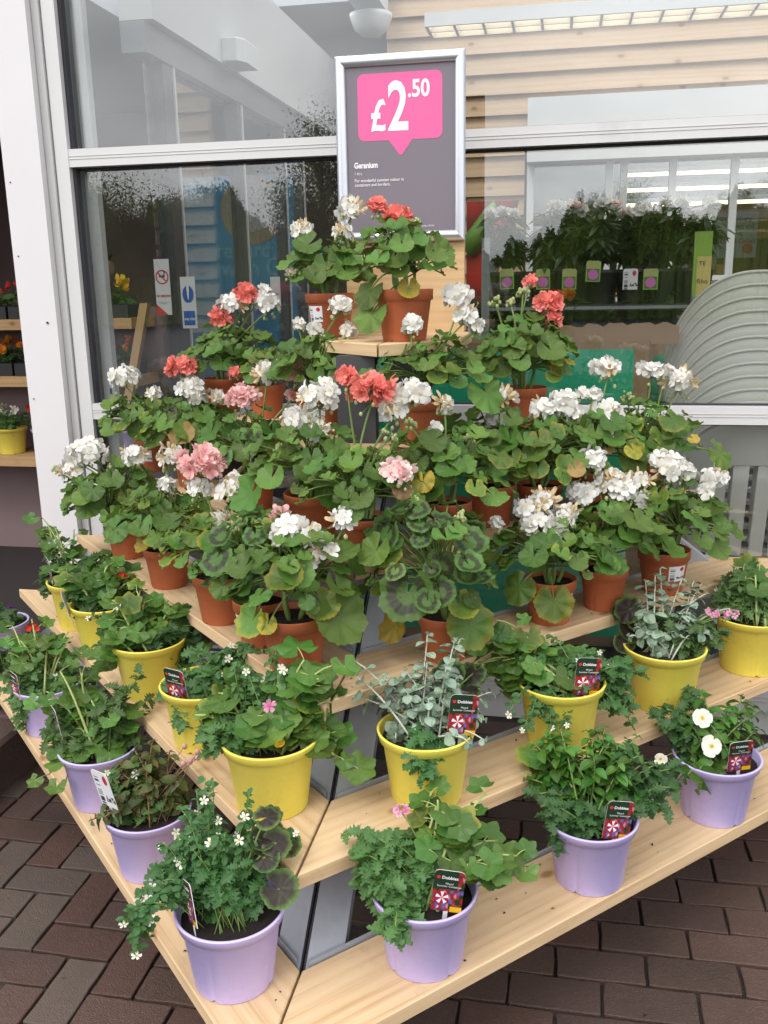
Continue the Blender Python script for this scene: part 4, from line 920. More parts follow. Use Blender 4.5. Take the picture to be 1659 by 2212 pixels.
def at_tier(u, t, off=.10):
    """point on plank t, a given way in from its front edge (metres across), at pixel column u"""
    z = TZ[t]; best = None
    for d in np.linspace(-1.9, 1.9, 1521):
        p = np.array([XC+d, YF[t]+off*math.sqrt(2)+abs(d), z]); e = abs(proj(p)[0]-u)
        if best is None or e < best[0]: best = (e, p)
    return best[1]
LF, RG = 'left', 'right'
G = [
 # tier, u, off, D, label, heads, kw
 (6, 716, .115, .140, 'geranium with cream faded heads in the left pot of the top pair', [(757, 455, 62, 'whitefade'), (742, 503, 48, 'white'), (652, 496, 52, 'whitefade'), (635, 590, 38, 'bud'), (630, 590, 20, 'white')], dict(n=28, Rr=.115, Hh=.12, lab=-.55)),
 (6, 875, .075, .150, 'geranium with two coral heads in the right pot under the sign', [(815, 445, 38, 'coral'), (856, 470, 54, 'coral'), (897, 476, 22, 'bud')], dict(n=28, Rr=.115, Hh=.14, yel=.0, lime=.02, lean=(.0, 0), extra=[(-.08, -.05, -.005, .046, 'leaf'), (-.075, -.06, -.06, .05, 'leaf'), (.025, -.08, .0, .028, 'leaf_yellow'), (.09, .0, .09, .05, 'leaf')])),
 (5, 486, .06, .130, 'geranium with white and coral heads, leftmost on the second highest shelf', [(530, 640, 56, 'coral'), (500, 660, 62, 'white'), (578, 655, 60, 'white'), (571, 626, 28, 'white'), (478, 690, 48, 'coral'), (518, 775, 26, 'white')], dict(n=36, Rr=.15, Hh=.14, lean=(.03, 0))),
 (5, 578, .11, .120, 'half hidden geranium pot behind the pink heads at upper left', [(505, 805, 26, 'coral')], dict(n=18, Rr=.11, Hh=.08)),
 (5, 692, .07, .140, 'geranium with barcode label and small white heads under the top pots', [(735, 661, 52, 'white'), (645, 700, 30, 'white'), (680, 712, 34, 'white'), (752, 714, 34, 'white'), (700, 730, 26, 'bud')], dict(n=36, Rr=.145, Hh=.11, lab=.10)),
 (5, 910, .05, .132, 'geranium with cream and brown tall head right of the stand corner', [(890, 702, 48, 'white'), (992, 640, 62, 'white'), (1005, 680, 50, 'whitefade', -.05), (1028, 705, 40, 'white')], dict(n=34, Rr=.15, Hh=.12, lean=(.03, 0), lime=.14, extra=[(.17, -.05, .02, .055, 'leaf')])),
 (5, 1130, .09, .130, 'geranium with bright coral heads, rightmost on the second highest shelf', [(1145, 608, 28, 'coral'), (1183, 655, 58, 'coral'), (1195, 688, 38, 'coral'), (1070, 645, 30, 'bud'), (1103, 650, 22, 'bud'), (1130, 628, 28, 'bud')], dict(n=40, Rr=.14, Hh=.15)),
 (4, 335, .07, .125, 'geranium with white heads at the left end of the middle shelf', [(270, 816, 64, 'white'), (334, 850, 36, 'white'), (268, 860, 26, 'bud')], dict(n=34, Rr=.15, Hh=.12, lean=(-.02, 0), lab=-.1, yel=.1)),
 (4, 420, .075, .125, 'geranium with one dense coral head above brown-tinged white ones', [(398, 794, 66, 'coral'), (412, 838, 62, 'white'), (425, 858, 52, 'whitefade'), (470, 858, 32, 'white')], dict(n=36, Rr=.15, Hh=.13)),
 (4, 552, .08, .125, 'geranium with pink ruffled heads left of the barcode pot', [(525, 858, 66, 'pink'), (576, 808, 62, 'whitefade'), (640, 798, 76, 'pink'), (632, 855, 22, 'pink')], dict(n=38, Rr=.15, Hh=.14, zone=.35, lab=-.3)),
 (4, 677, .05, .140, 'geranium with flat white head and wide pale leaves at the middle', [(690, 857, 92, 'white'), (640, 900, 62, 'white'), (690, 930, 54, 'whitefade'), (605, 965, 30, 'bud')], dict(n=36, Rr=.16, Hh=.13, extra=[(-.13, -.07, .01, .056, 'leaf'), (.085, -.09, .03, .056, 'leaf')])),
 (4, 790, .055, .115, 'geranium with the largest dense coral head, beside the corner leg', [(803, 842, 96, 'coral'), (750, 815, 44, 'coral'), (848, 885, 56, 'white'), (892, 848, 84, 'white'), (843, 932, 38, 'bud')], dict(n=32, Rr=.14, Hh=.13)),
 (4, 967, .05, .118, 'tall pot geranium with small white heads right of the corner', [(960, 873, 44, 'whitefade'), (943, 926, 26, 'white'), (935, 945, 32, 'bud'), (885, 912, 30, 'bud'), (1015, 945, 26, 'bud')], dict(n=40, Rr=.155, Hh=.15)),
 (4, 1062, .11, .125, 'low tipped geranium pot half hidden behind the tall one', [(1083, 860, 68, 'whitefade'), (1072, 906, 46, 'white')], dict(n=32, Rr=.14, Hh=.16)),
 (4, 1165, .05, .120, 'geranium with red dotted label and two wide white heads', [(1172, 885, 62, 'white'), (1215, 868, 66, 'white'), (1240, 890, 36, 'white'), (1255, 850, 26, 'white')], dict(n=38, Rr=.15, Hh=.14, lab=.25, lime=.14)),
 (4, 1277, .075, .125, 'geranium with a round white head on a long stalk against the green box', [(1313, 794, 64, 'white'), (1307, 893, 68, 'white'), (1283, 850, 28, 'white'), (1320, 935, 26, 'white')], dict(n=36, Rr=.145, Hh=.14)),
 (4, 1388, .06, .125, 'geranium with yellowing leaves at the right end of the middle shelf', [(1408, 800, 52, 'white'), (1465, 823, 72, 'whitefade'), (1355, 852, 32, 'bud'), (1440, 800, 30, 'white')], dict(n=34, Rr=.15, Hh=.14, lime=.3, yel=.16, extra=[(.20, -.02, .03, .05, 'leaf')])),
 (3, 279, .03, .132, 'geranium with white heads at the left end of the lowest terracotta shelf', [(186, 980, 86, 'white'), (155, 1015, 54, 'whitefade'), (240, 1005, 34, 'bud'), (120, 1012, 26, 'bud'), (293, 985, 62, 'white')], dict(n=40, Rr=.155, Hh=.15, lean=(-.05, 0))),
 (3, 366, .022, .132, 'geranium with a nodding white flower, second on the lowest terracotta shelf', [(368, 985, 62, 'whitefade'), (360, 1047, 42, 'white'), (445, 1135, 24, 'bud')], dict(n=36, Rr=.14, Hh=.13, lime=.16, yel=.06, lean=(-.01, 0))),
 (3, 483, .028, .145, 'geranium with the big round pale pink head at left', [(435, 1005, 98, 'pink'), (428, 1052, 54, 'white'), (500, 1060, 66, 'white'), (480, 1125, 46, 'whitefade'), (500, 1040, 40, 'white')], dict(n=36, Rr=.16, Hh=.14, lime=.1, lean=(0, 0), zone=.15)),
 (3, 566, .035, .128, 'dark zoned geranium in the pot just left of the front terracotta pot', [(603, 1117, 38, 'pink'), (505, 1135, 24, 'bud')], dict(n=34, Rr=.13, Hh=.17, zone=.55, lab=-.75)),
 (3, 640, .028, .148, 'front terracotta pot with pure white heads and round glossy leaves', [(628, 1140, 78, 'white'), (668, 1160, 62, 'white', -.06), (700, 1190, 72, 'whitefade', -.06), (672, 1210, 40, 'white', -.06), (742, 1123, 66, 'white'), (735, 1190, 30, 'white'), (605, 1160, 44, 'white')], dict(n=34, Rr=.13, Hh=.16, lean=(.01, 0), yel=.05, extra=[(.115, -.06, .015, .060, 'leaf'), (-.075, -.055, .0, .042, 'leaf_lime'), (-.035, -.075, .0, .024, 'leaf_yellow')])),
 (3, 962, .04, .122, 'zoned leaf geranium with one pale pink head right of the grey legs', [(862, 1020, 72, 'palepink'), (995, 1110, 28, 'bud'), (1012, 1152, 34, 'bud'), (895, 1075, 24, 'bud')], dict(n=36, Rr=.15, Hh=.21, zone=.85, yel=.02, lean=(-.05, 0), extra=[(-.06, -.14, .09, .062, 'leaf_zone'), (.065, -.07, .0, .055, 'leaf_lime'), (-.105, -.05, -.02, .04, 'leaf_yellow'), (-.12, -.05, .19, .05, 'leaf_zone')])),
 (3, 1188, .07, .128, 'geranium under the widest white cluster, hanging leaf over its pot', [(1140, 1100, 60, 'white'), (1180, 1085, 60, 'whitefade'), (1165, 1130, 70, 'white', -.06), (1215, 1120, 60, 'white'), (1195, 1145, 46, 'white', -.06), (1232, 1110, 40, 'whitefade'), (1073, 1130, 32, 'white')], dict(n=34, Rr=.14, Hh=.13, lime=.16, lab=.75, extra=[(.01, -.085, -.035, .048, 'leaf_lime'), (-.075, -.06, -.01, .045, 'leaf_lime')])),
 (3, 1302, .06, .125, 'geranium with two white heads between the wide cluster and the right pot', [(1282, 995, 64, 'white'), (1253, 1066, 66, 'whitefade'), (1320, 1040, 66, 'whitefade'), (1345, 1060, 60, 'white'), (1380, 1040, 56, 'whitefade')], dict(n=36, Rr=.14, Hh=.15, lean=(.0, 0))),
 (3, 1430, .05, .138, 'geranium in the red-brown pot at the right end of the lowest terracotta shelf', [(1447, 1010, 78, 'white'), (1390, 1078, 50, 'white'), (1420, 990, 40, 'white'), (1540, 1035, 62, 'white'), (1525, 1060, 36, 'white'), (1480, 1020, 40, 'white')], dict(n=36, Rr=.15, Hh=.15, lime=.12, lab=.55, lean=(.02, 0))),
]
for i, (t, u, off, D, lab, hs_, kw) in enumerate(G):
    geranium(300+i, at_tier(u, t, off), D, lab, hs_, **kw)
# ------------------------------------------------------------------ mixed summer pots
def place(mb, leaf, p, F, s):
    v = np.concatenate(leaf.v)*s; mb.add(v @ F.T + p, leaf.f, np.concatenate(leaf.uv))
def rdir(r, up=.3): a = r.uniform(0, 6.28); return np.array([math.cos(a), math.sin(a), r.uniform(-.2, .6)+up])
def tagmat():
    m, t, p, o = newmat('plant_tag_print'); uv = uvvec(t); s = N(t, 'ShaderNodeSeparateXYZ'); L(t, uv, s.inputs[0]); u, v = s.outputs[0], s.outputs[1]
    vo = N(t, 'ShaderNodeTexVoronoi', Scale=9.0, voronoi_dimensions='2D'); L(t, uv, vo.inputs['Vector'])
    cr_ = ramp(t, N(t, 'ShaderNodeSeparateColor').outputs[0], [(0, (0, 0, 0)), (1, (1, 1, 1))]) if False else None
    sc = N(t, 'ShaderNodeSeparateColor'); L(t, vo.outputs['Color'], sc.inputs[0])
    n = t.nodes.new('ShaderNodeValToRGB'); n.color_ramp.interpolation = 'CONSTANT'; e = n.color_ramp.elements
    cs = [(.0, (.42, .025, .02)), (.28, (.02, .05, .015)), (.42, (.45, .03, .06)), (.58, (.22, .12, .42)), (.70, (.70, .25, .38)), (.82, (.44, .02, .025)), (.93, (.75, .70, .72))]
    while len(e) < len(cs): e.new(.5)
    for i, (q, c) in enumerate(cs): e[i].position = q; e[i].color = c4(c)
    L(t, sc.outputs[0], n.inputs[0])
    pic = mixc(t, mathn(t, 'MULTIPLY', vo.outputs['Distance'], .9), n.outputs[0], (.015, .03, .01))
    top = mathn(t, 'MULTIPLY', mathn(t, 'GREATER_THAN', v, .54), mathn(t, 'LESS_THAN', u, .80)); c = mixc(t, top, pic, (.018, .040, .022))
    ye = mathn(t, 'MULTIPLY', mathn(t, 'GREATER_THAN', u, .62), mathn(t, 'LESS_THAN', v, .13)); c = mixc(t, ye, c, (.75, .45, .01))
    du = mathn(t, 'SUBTRACT', u, .33); dv = mathn(t, 'MULTIPLY', mathn(t, 'SUBTRACT', v, .33), 1.4); d = mathn(t, 'SQRT', mathn(t, 'ADD', mathn(t, 'MULTIPLY', du, du), mathn(t, 'MULTIPLY', dv, dv)))
    an = mathn(t, 'ARCTAN2', dv, du); st = mathn(t, 'GREATER_THAN', mathn(t, 'SINE', mathn(t, 'MULTIPLY', an, 5.0)), .1)
    star = mixc(t, st, (.42, .01, .05), (.85, .80, .82)); c = mixc(t, mathn(t, 'LESS_THAN', d, .21), c, star)
    L(t, c, p.inputs['Base Color']); p.inputs['Roughness'].default_value = .25; return m
TM = tagmat(); WT = plain('tag_white', (.72, .74, .74), .4, .03)
def tag_mesh(mat, w=.054, h=.085):
    c = .008; pts = [(-w/2, 0), (w/2, 0), (w/2, h-c), (w/2-c*.3, h-c*.3), (w/2-c, h), (-w/2+c, h), (-w/2+c*.3, h-c*.3), (-w/2, h-c)]; n = len(pts)
    vs = [(x, -.0006, z) for x, z in pts]+[(x, .0006, z) for x, z in pts]; uv = [((x+w/2)/w, z/h) for x, z in pts]*2
    mb = MB().add(vs, [tuple(range(n))], uv, 0); mb.f.append(tuple(reversed(range(n, 2*n)))); mb.mi.append(1)
    for i in range(n): j = (i+1) % n; mb.f.append((i, n+i, n+j, j)); mb.mi.append(1)
    return mb.mesh('plant_label', [mat, WT])
TAGF = tag_mesh(TM); TAGW = tag_mesh(M['sticker'])
TXT = [text_mesh('Dobbies', .0085, .0002, 'CENTER'), text_mesh('Mixed\nSummer Container', .0055, 0, 'CENTER')]
for me in TXT: me.materials.clear(); me.materials.append(M['ink_white'])
def plant_tag(root, P, u, v, dd, yaw=0., lean=.12, back=False, roll=0., s=1.0):
    p = atd(u, v, depth(P)+dd)-P; o = link('plant_label', TAGW if back else TAGF, root, p)
    jr = random.Random(int(u)); s *= .90; o.rotation_euler = (lean+jr.uniform(-.12, .12), roll+jr.uniform(-.08, .08), yaw+jr.uniform(-.15, .15)); o.scale = (s, s, s)
    spike = MB().box((-.004, -.0005, -.05), (.004, .0005, 0)).build('spike', WT, o)
    if not back:
        for me, z in ((TXT[0], .068), (TXT[1], .057)):
            l = link('lettering', me, o, (.001, -.0014, z)); l.rotation_euler = (math.pi/2, 0, 0)
        discmesh(.0035, 10).build('logo_dot', M['ink_red'], o, (-.019, -.0013, .0708))
def region(r, P, c, rad, dspread):
    """random point in a soft ellipsoid round a measured centre"""
    while True:
        x, y, z = r.uniform(-1, 1), r.uniform(-1, 1), r.uniform(-1, 1)
        if x*x+y*y+z*z < 1: break
    return atd(c[0]+x*rad[0]*1.08, c[1]+y*rad[1]*1.08, depth(P)+dspread[0]+z*dspread[1])
DENS = 1.5
def mixed(seed, kind, P, D, label, cat, comps, tags=(), group=None):
    r = random.Random(seed); P = np.asarray(P, float); root = thing('mixed_planter', label, 'potted plant', P, group)
    top = cone_pot(root, kind, D, None, r.uniform(0, 6))
    mats = {'stem': MB(), 'stem_pale': MB(), 'stem_red': MB(), 'stem_silver': MB()}; fol = {}
    def soilpt(): a = r.uniform(0, 6.28); q = r.uniform(.05, .6)*D/2; return P+np.array([q*math.cos(a), q*math.sin(a), top-.02])
    def flo(kd, p, nrm, s):
        f = link(FL[kd][0].name.split('.')[0], r.choice(FL[kd]), root); basis(f, p-P, frame(nrm, rdir(r)), s)
    for cp in comps:
        ty, n, c, rad = cp[:4]; ds = cp[4] if len(cp) > 4 and cp[4] else (-.01, .07); opt = cp[5] if len(cp) > 5 else {}
        for i in range(int(n*(1.0 if ty in ('cluster', 'pansy', 'single', 'pom', 'zonal', 'green') else DENS))):
            wide = 1.0 if ty not in ('ivy', 'bacopa', 'verbena', 'silver') or r.random() > .32 else 1.55
            e = region(r, P, c, (rad[0]*wide, rad[1]*wide), ds); b = soilpt()
            if opt.get('from'): b = atd(opt['from'][0]+r.uniform(-12, 12), opt['from'][1]+r.uniform(-12, 12), depth(P)+ds[0])
            ln = np.linalg.norm(e-b); out = e-b; out[2] = 0; out = out/(np.linalg.norm(out)+1e-6)
            toc = CAM-e; toc /= np.linalg.norm(toc)
            if ty == 'ivy':
                pts = curve3(b, e, out*.02+np.array([0, 0, .05+.1*ln]), 7); mats['stem_pale'].tube(pts, [.0034]*3+[.0028]*2+[.0020]*2, 5)
                for q in range(r.randint(3, 4)):
                    t = .45+.55*q/3; p0 = pts[min(6, int(t*6))]; d = rdir(r, 0)*.7+out*.5; d /= np.linalg.norm(d); pl = r.uniform(.015, .045); p1 = p0+d*pl
                    mats['stem_pale'].tube(curve3(p0, p1, (0, 0, .006), 4), .0012, 4)
                    s = r.uniform(.017, .035)*opt.get('s', 1); nr = np.array([0, 0, .9])+toc*.5+d*.25+np.array([r.uniform(-.4, .4), r.uniform(-.4, .4), 0]); F = frame(nr, d)
                    o = link('leaf', r.choice(IV['leaf_lime' if r.random() < .06 else 'ivy']), root); basis(o, p1-P, F, s)
            elif ty in ('ovate', 'bronze', 'silver'):
                pts = curve3(b, e, out*.015+np.array([0, 0, .02+.15*ln]), 9); mats[{'ovate': 'stem', 'bronze': 'stem_red', 'silver': 'stem_silver'}[ty]].tube(pts, [.0022]*5+[.0016]*4, 5)
                pool = SV['silver'] if ty == 'silver' else OV[ty]; a = r.uniform(0, 3.14); nn = opt.get('nodes', 5)
                for q in range(nn):
                    t = 1-.75*q/nn; k = t*8; i0 = min(7, int(k)); p0 = pts[i0]*(1-(k-i0))+pts[i0+1]*(k-i0); tg = pts[i0+1]-pts[i0]; tg /= np.linalg.norm(tg)+1e-9; a += 1.57
                    for sg in (0, 3.1416):
                        x = np.cross(tg, (.3, .5, .8)); x /= np.linalg.norm(x); y = np.cross(tg, x); d = x*math.cos(a+sg)+y*math.sin(a+sg)
                        s = 1.15*opt.get('s', .03)*r.uniform(.7, 1.15)*(.55 if q == 0 else 1); F = frame(tg*.9+np.array([0, 0, .5])+toc*.25, d+tg*.25)
                        o = link('leaf', r.choice(pool), root); basis(o, p0-P, F, s)
            elif ty in ('bacopa', 'verbena'):
                pts = curve3(b, e, out*.02+np.array([0, 0, .02+.25*ln]), 9); mats['stem'].tube(pts, .0011 if ty == 'bacopa' else .0016, 4)
                key = 'fern'; mb = fol.setdefault(key, MB()); pool = SMALL if ty == 'bacopa' else CUT; m_ = 13 if ty == 'bacopa' else 9
                for q in range(m_):
                    t = .22+.78*(q+r.random()*.5)/m_; k = min(t, .999)*8; i0 = int(k); p0 = pts[i0]*(1-(k-i0))+pts[i0+1]*(k-i0)
                    for sg in range(2): d = rdir(r, 0.05); s = (r.uniform(.011, .021) if ty == 'bacopa' else r.uniform(.020, .040))*opt.get('s', 1); place(mb, r.choice(pool), p0-P, frame(np.array([0, 0, .8])+toc*.45+rdir(r, 0)*.5, d), s)
                if r.random() < opt.get('fl', .0): flo(opt.get('fk', 'small'), pts[-1]+toc*.008, toc+rdir(r, .3)*.6, r.uniform(.007, .0105))
            elif ty in ('zonal', 'green'):
                pts = curve3(b, e, np.array([0, 0, .03]), 6); mats['stem'].tube(pts, .0018, 4)
                s = opt.get('s', .03)*r.uniform(.7, 1.2); o = link('leaf', r.choice(GL['leaf_dark' if ty == 'zonal' else 'leaf_zone']), root); basis(o, e-P, frame(toc*.9+np.array([0, 0, .5])+rdir(r, 0)*.4, out+np.array([0, 0, -.4])), s)
            elif ty == 'trail':      # one long hanging or reaching stem through given pixels
                pass
            elif ty == 'pom':
                mats['stem_red'].tube(curve3(b, e, (0, 0, .03), 6), .0009, 4); vs, fs, uv = ball(e-P, .0062, 8, 6, (1, 1, 1)); MB().add(vs, fs, uv).build('flower', M['p_pom'], root, smooth=False)
            elif ty == 'cluster':    # verbena head
                pk = opt.get('fk', 'magenta'); mats['stem'].tube(curve3(b, e, (0, 0, .04), 6), .0014, 4)
                for q in range(9): d = rdir(r, .25); d /= np.linalg.norm(d); flo(pk, e+d*.013, d+toc*.6, .0085)
            elif ty == 'pansy':
                mats['stem'].tube(curve3(b, e, (0, 0, .04), 6), .0014, 4); flo('pansy', e, toc+np.array([0, 0, .1]), opt.get('s', .024))
            elif ty == 'single':
                mats['stem'].tube(curve3(b, e, (0, 0, .04), 6), .0010, 4); flo(opt['fk'], e, toc+rdir(r, 0)*.3, opt.get('s', .010))
    for k, mb in mats.items():
        if mb.n: mb.build('stems', M[k], root, -P, smooth=True)
    for k, mb in fol.items(): stuff(mb.build('foliage', M[k], root, smooth=True))
    for tg in tags: plant_tag(root, P, *tg[:3], **(tg[3] if len(tg) > 3 else {}))
    return root
M['p_pom'] = petal_mat('petal_pom', (.60, .25, .32), (.75, .45, .50))
LVG, YLG = 'lavender planters on the lowest shelf', 'yellow planters on the second shelf'
mixed(1, 'l', at_tier(8, 1, .075), .195, 'lavender pot cut off by the left edge with purple flowers', '', [('verbena', 12, (10, 1370), (60, 60)), ('cluster', 3, (22, 1335), (24, 20), None, dict(fk='purple')), ('verbena', 8, (10, 1540), (25, 50), (-.1, .03))], group=LVG)
mixed(2, 'l', at_tier(112, 1, .075), .185, 'lavender pot with fine cut foliage and red buds at the left end', '', [('verbena', 20, (85, 1470), (95, 70)), ('verbena', 7, (40, 1540), (45, 45), (-.06, .04)), ('ivy', 8, (75, 1375), (80, 45)), ('single', 4, (75, 1360), (22, 16), None, dict(fk='red', s=.008)), ('bacopa', 7, (120, 1500), (60, 50), None, dict(fl=.5))], [(36, 1505, -.09, dict(yaw=-.7))], group=LVG)
mixed(3, 'l', at_tier(224, 1, .075), .192, 'lavender pot with pale thick-stemmed ivy geranium, third from the left', '', [('ivy', 15, (200, 1530), (105, 95)), ('ivy', 4, (150, 1650), (60, 40), (-.07, .03)), ('verbena', 12, (240, 1540), (90, 90)), ('verbena', 4, (120, 1590), (30, 40), (-.05, .03))], [(130, 1590, -.06, dict(yaw=-.9))], group=LVG)
mixed(4, 'l', at_tier(330, 1, .075), .188, 'lavender pot with bronze leaves and pink pompom flowers', '', [('bronze', 30, (330, 1690), (105, 90), None, dict(s=.026, nodes=6)), ('bronze', 3, (222, 1775), (28, 30), (-.08, .03), dict(s=.032, nodes=4)), ('pom', 7, (395, 1625), (52, 32), (-.04, .03)), ('verbena', 9, (300, 1770), (70, 35)), ('bacopa', 5, (270, 1690), (60, 60), None, dict(fl=.4))], [(238, 1742, -.10, dict(yaw=-.55, back=True, s=1.15))], group=LVG)
mixed(5, 'l', at_tier(507, 1, .078), .200, 'nearest lavender pot with small white flowers and dark round leaves', '', [('bacopa', 42, (455, 1830), (120, 95), None, dict(fl=.42)), ('verbena', 24, (470, 1880), (100, 70)), ('bacopa', 6, (335, 1930), (45, 50), (-.07, .03), dict(fl=.5)), ('bacopa', 5, (300, 2020), (28, 45), (-.13, .02), dict(fl=.6, **{'from': (345, 1960)})), ('zonal', 9, (590, 1830), (42, 75), (-.03, .05), dict(s=.026)), ('zonal', 1, (600, 1920), (6, 6), (-.07, .01), dict(s=.042))], [(418, 1998, -.085, dict(yaw=-.75, lean=.05, roll=-.25))], group=LVG)
mixed(6, 'l', at_tier(918, 1, .08), .198, 'lavender pot right of the corner with jagged leaves and long trailing stems', '', [('verbena', 26, (870, 1880), (105, 80)), ('verbena', 10, (800, 1900), (60, 70), (-.06, .04)), ('verbena', 3, (845, 2040), (18, 40), (-.13, .02), dict(s=1.1)), ('ivy', 12, (1000, 1800), (90, 75)), ('ivy', 4, (1110, 1875), (48, 35), (-.04, .03)), ('cluster', 1, (862, 1752), (14, 10), None, dict(fk='magenta')), ('ivy', 3, (945, 1715), (45, 25))], [(962, 1968, -.10, dict(yaw=.12, roll=.09, s=1.12))], group=LVG)
mixed(7, 'l', at_tier(1270, 1, .07), .195, 'lavender pot crowded with glossy oval leaves', '', [('ovate', 46, (1270, 1660), (150, 95), None, dict(s=.030, nodes=5)), ('verbena', 12, (1230, 1775), (90, 40), (-.07, .03)), ('verbena', 12, (1400, 1700), (75, 60)), ('ivy', 3, (1120, 1640), (60, 40))], [(1328, 1812, -.10, dict(yaw=.3, roll=.12, s=1.12))], group=LVG)
mixed(8, 'l', at_tier(1541, 1, .072), .200, 'lavender pot with two cream pansies at the right', '', [('ovate', 26, (1560, 1570), (110, 85), None, dict(s=.034, nodes=4)), ('pansy', 1, (1519, 1552), (2, 2), (-.08, .01), dict(s=.024)), ('pansy', 1, (1537, 1610), (2, 2), (-.10, .01), dict(s=.024)), ('verbena', 10, (1480, 1560), (55, 60)), ('ovate', 5, (1510, 1670), (60, 40), (-.09, .03), dict(s=.032, nodes=3)), ('single', 1, (1430, 1640), (4, 4), (-.06, .01), dict(fk='pansy', s=.015))], [(1595, 1664, -.10, dict(yaw=.25, s=1.1)), (1602, 1673, -.12, dict(yaw=.25, s=.01))][:1], group=LVG)
mixed(11, 'y', at_tier(180, 2, .08), .195, 'yellow pot with a tall spindly stem at the far left', '', [('ovate', 12, (180, 1230), (75, 40), None, dict(s=.024, nodes=4)), ('ivy', 5, (125, 1130), (38, 45), None, dict(s=.8)), ('verbena', 18, (185, 1240), (95, 45)), ('ivy', 7, (250, 1240), (50, 40))], [(112, 1255, -.06, dict(yaw=-.9))], group=YLG)
mixed(12, 'y', at_tier(232, 2, .075), .190, 'yellow pot with red buds behind the leafy left pots', '', [('ivy', 12, (235, 1270), (85, 55)), ('verbena', 16, (190, 1300), (70, 45)), ('single', 3, (265, 1245), (14, 8), None, dict(fk='red', s=.008))], [(152, 1330, -.07, dict(yaw=-1.0, back=True)), (250, 1345, -.07, dict(yaw=-.3, back=True, roll=.5))], group=YLG)
mixed(13, 'y', at_tier(330, 2, .075), .195, 'yellow pot with sprawling ivy geranium and tiny white flowers', '', [('ivy', 16, (320, 1370), (100, 65)), ('verbena', 22, (390, 1420), (90, 65)), ('bacopa', 14, (330, 1400), (110, 65), None, dict(fl=.7)), ('ivy', 4, (265, 1420), (40, 40), (-.06, .03))], group=YLG)
mixed(14, 'y', at_tier(446, 2, .078), .195, 'yellow pot with a striped flower label at its left rim', '', [('verbena', 26, (490, 1490), (95, 65)), ('bacopa', 24, (515, 1450), (90, 50), None, dict(fl=.6)), ('verbena', 5, (420, 1560), (30, 40), (-.07, .03))], [(388, 1517, -.075, dict(yaw=-.25, roll=.05, s=1.15))], group=YLG)
mixed(15, 'y', at_tier(590, 2, .08), .200, 'front yellow pot left of the corner with large ivy leaves', '', [('ivy', 17, (560, 1555), (115, 80), None, dict(s=1.25)), ('ivy', 6, (690, 1490), (60, 60), None, dict(s=1.15)), ('ivy', 4, (700, 1610), (40, 40), (-.03, .03), dict(s=1.1)), ('bacopa', 9, (560, 1440), (50, 35), None, dict(fl=.6)), ('verbena', 9, (470, 1600), (60, 40), (-.06, .04)), ('single', 1, (583, 1523), (3, 3), (-.1, .01), dict(fk='magenta', s=.016)), ('single', 1, (605, 1605), (3, 3), (-.1, .01), dict(fk='yellow', s=.012))], group=YLG)
mixed(16, 'y', at_tier(922, 2, .08), .200, 'yellow pot of silver leaved trailing plant right of the corner', '', [('silver', 9, (940, 1440), (95, 80), None, dict(s=.026, nodes=5)), ('silver', 5, (790, 1490), (60, 70), (0, .05), dict(s=.027, nodes=4)), ('silver', 12, (920, 1530), (90, 60), (-.05, .05), dict(s=.023, nodes=4)), ('silver', 2, (1010, 1600), (26, 14), (-.10, .01), dict(s=.026, nodes=2)), ('zonal', 8, (1000, 1480), (60, 50), (.05, .03), dict(s=.029)), ('verbena', 7, (900, 1650), (32, 60), (-.11, .02)), ('single', 1, (985, 1560), (4, 4), (-.06, .01), dict(fk='orange', s=.014))], [(995, 1588, -.085, dict(yaw=.15, roll=.13, s=1.15))], group=YLG)
mixed(17, 'y', at_tier(1208, 2, .085), .200, 'yellow pot with white bacopa and an upright label at centre right', '', [('ivy', 9, (1095, 1410), (75, 55)), ('ivy', 3, (1080, 1470), (30, 35), (-.02, .03)), ('bacopa', 28, (1230, 1440), (85, 60), None, dict(fl=.45)), ('bacopa', 7, (1180, 1560), (60, 50), (-.11, .02), dict(fl=.4)), ('verbena', 12, (1330, 1490), (55, 65)), ('ivy', 2, (1240, 1430), (30, 20))], [(1265, 1502, -.085, dict(yaw=.2, roll=.06, s=1.15))], group=YLG)
mixed(18, 'y', at_tier(1430, 2, .078), .200, 'yellow pot with silver foliage and magenta verbena at the right', '', [('silver', 16, (1430, 1310), (100, 85), None, dict(s=.026, nodes=5)), ('silver', 6, (1430, 1370), (70, 40), (-.06, .03), dict(s=.024, nodes=4)), ('silver', 3, (1545, 1310), (40, 40), None, dict(s=.022, nodes=4)), ('zonal', 6, (1350, 1360), (45, 45), (-.01, .04), dict(s=.034)), ('verbena', 10, (1510, 1370), (50, 45), (-.04, .03)), ('cluster', 3, (1560, 1325), (34, 12), (-.06, .02), dict(fk='magenta'))], group=YLG)
mixed(19, 'y', at_tier(1615, 2, .085), .200, 'yellow pot cut off by the right edge with dark green foliage', '', [('verbena', 24, (1600, 1290), (65, 60)), ('ivy', 7, (1650, 1260), (35, 50)), ('bacopa', 4, (1570, 1270), (30, 40), None, dict(fl=.5))], group=YLG)

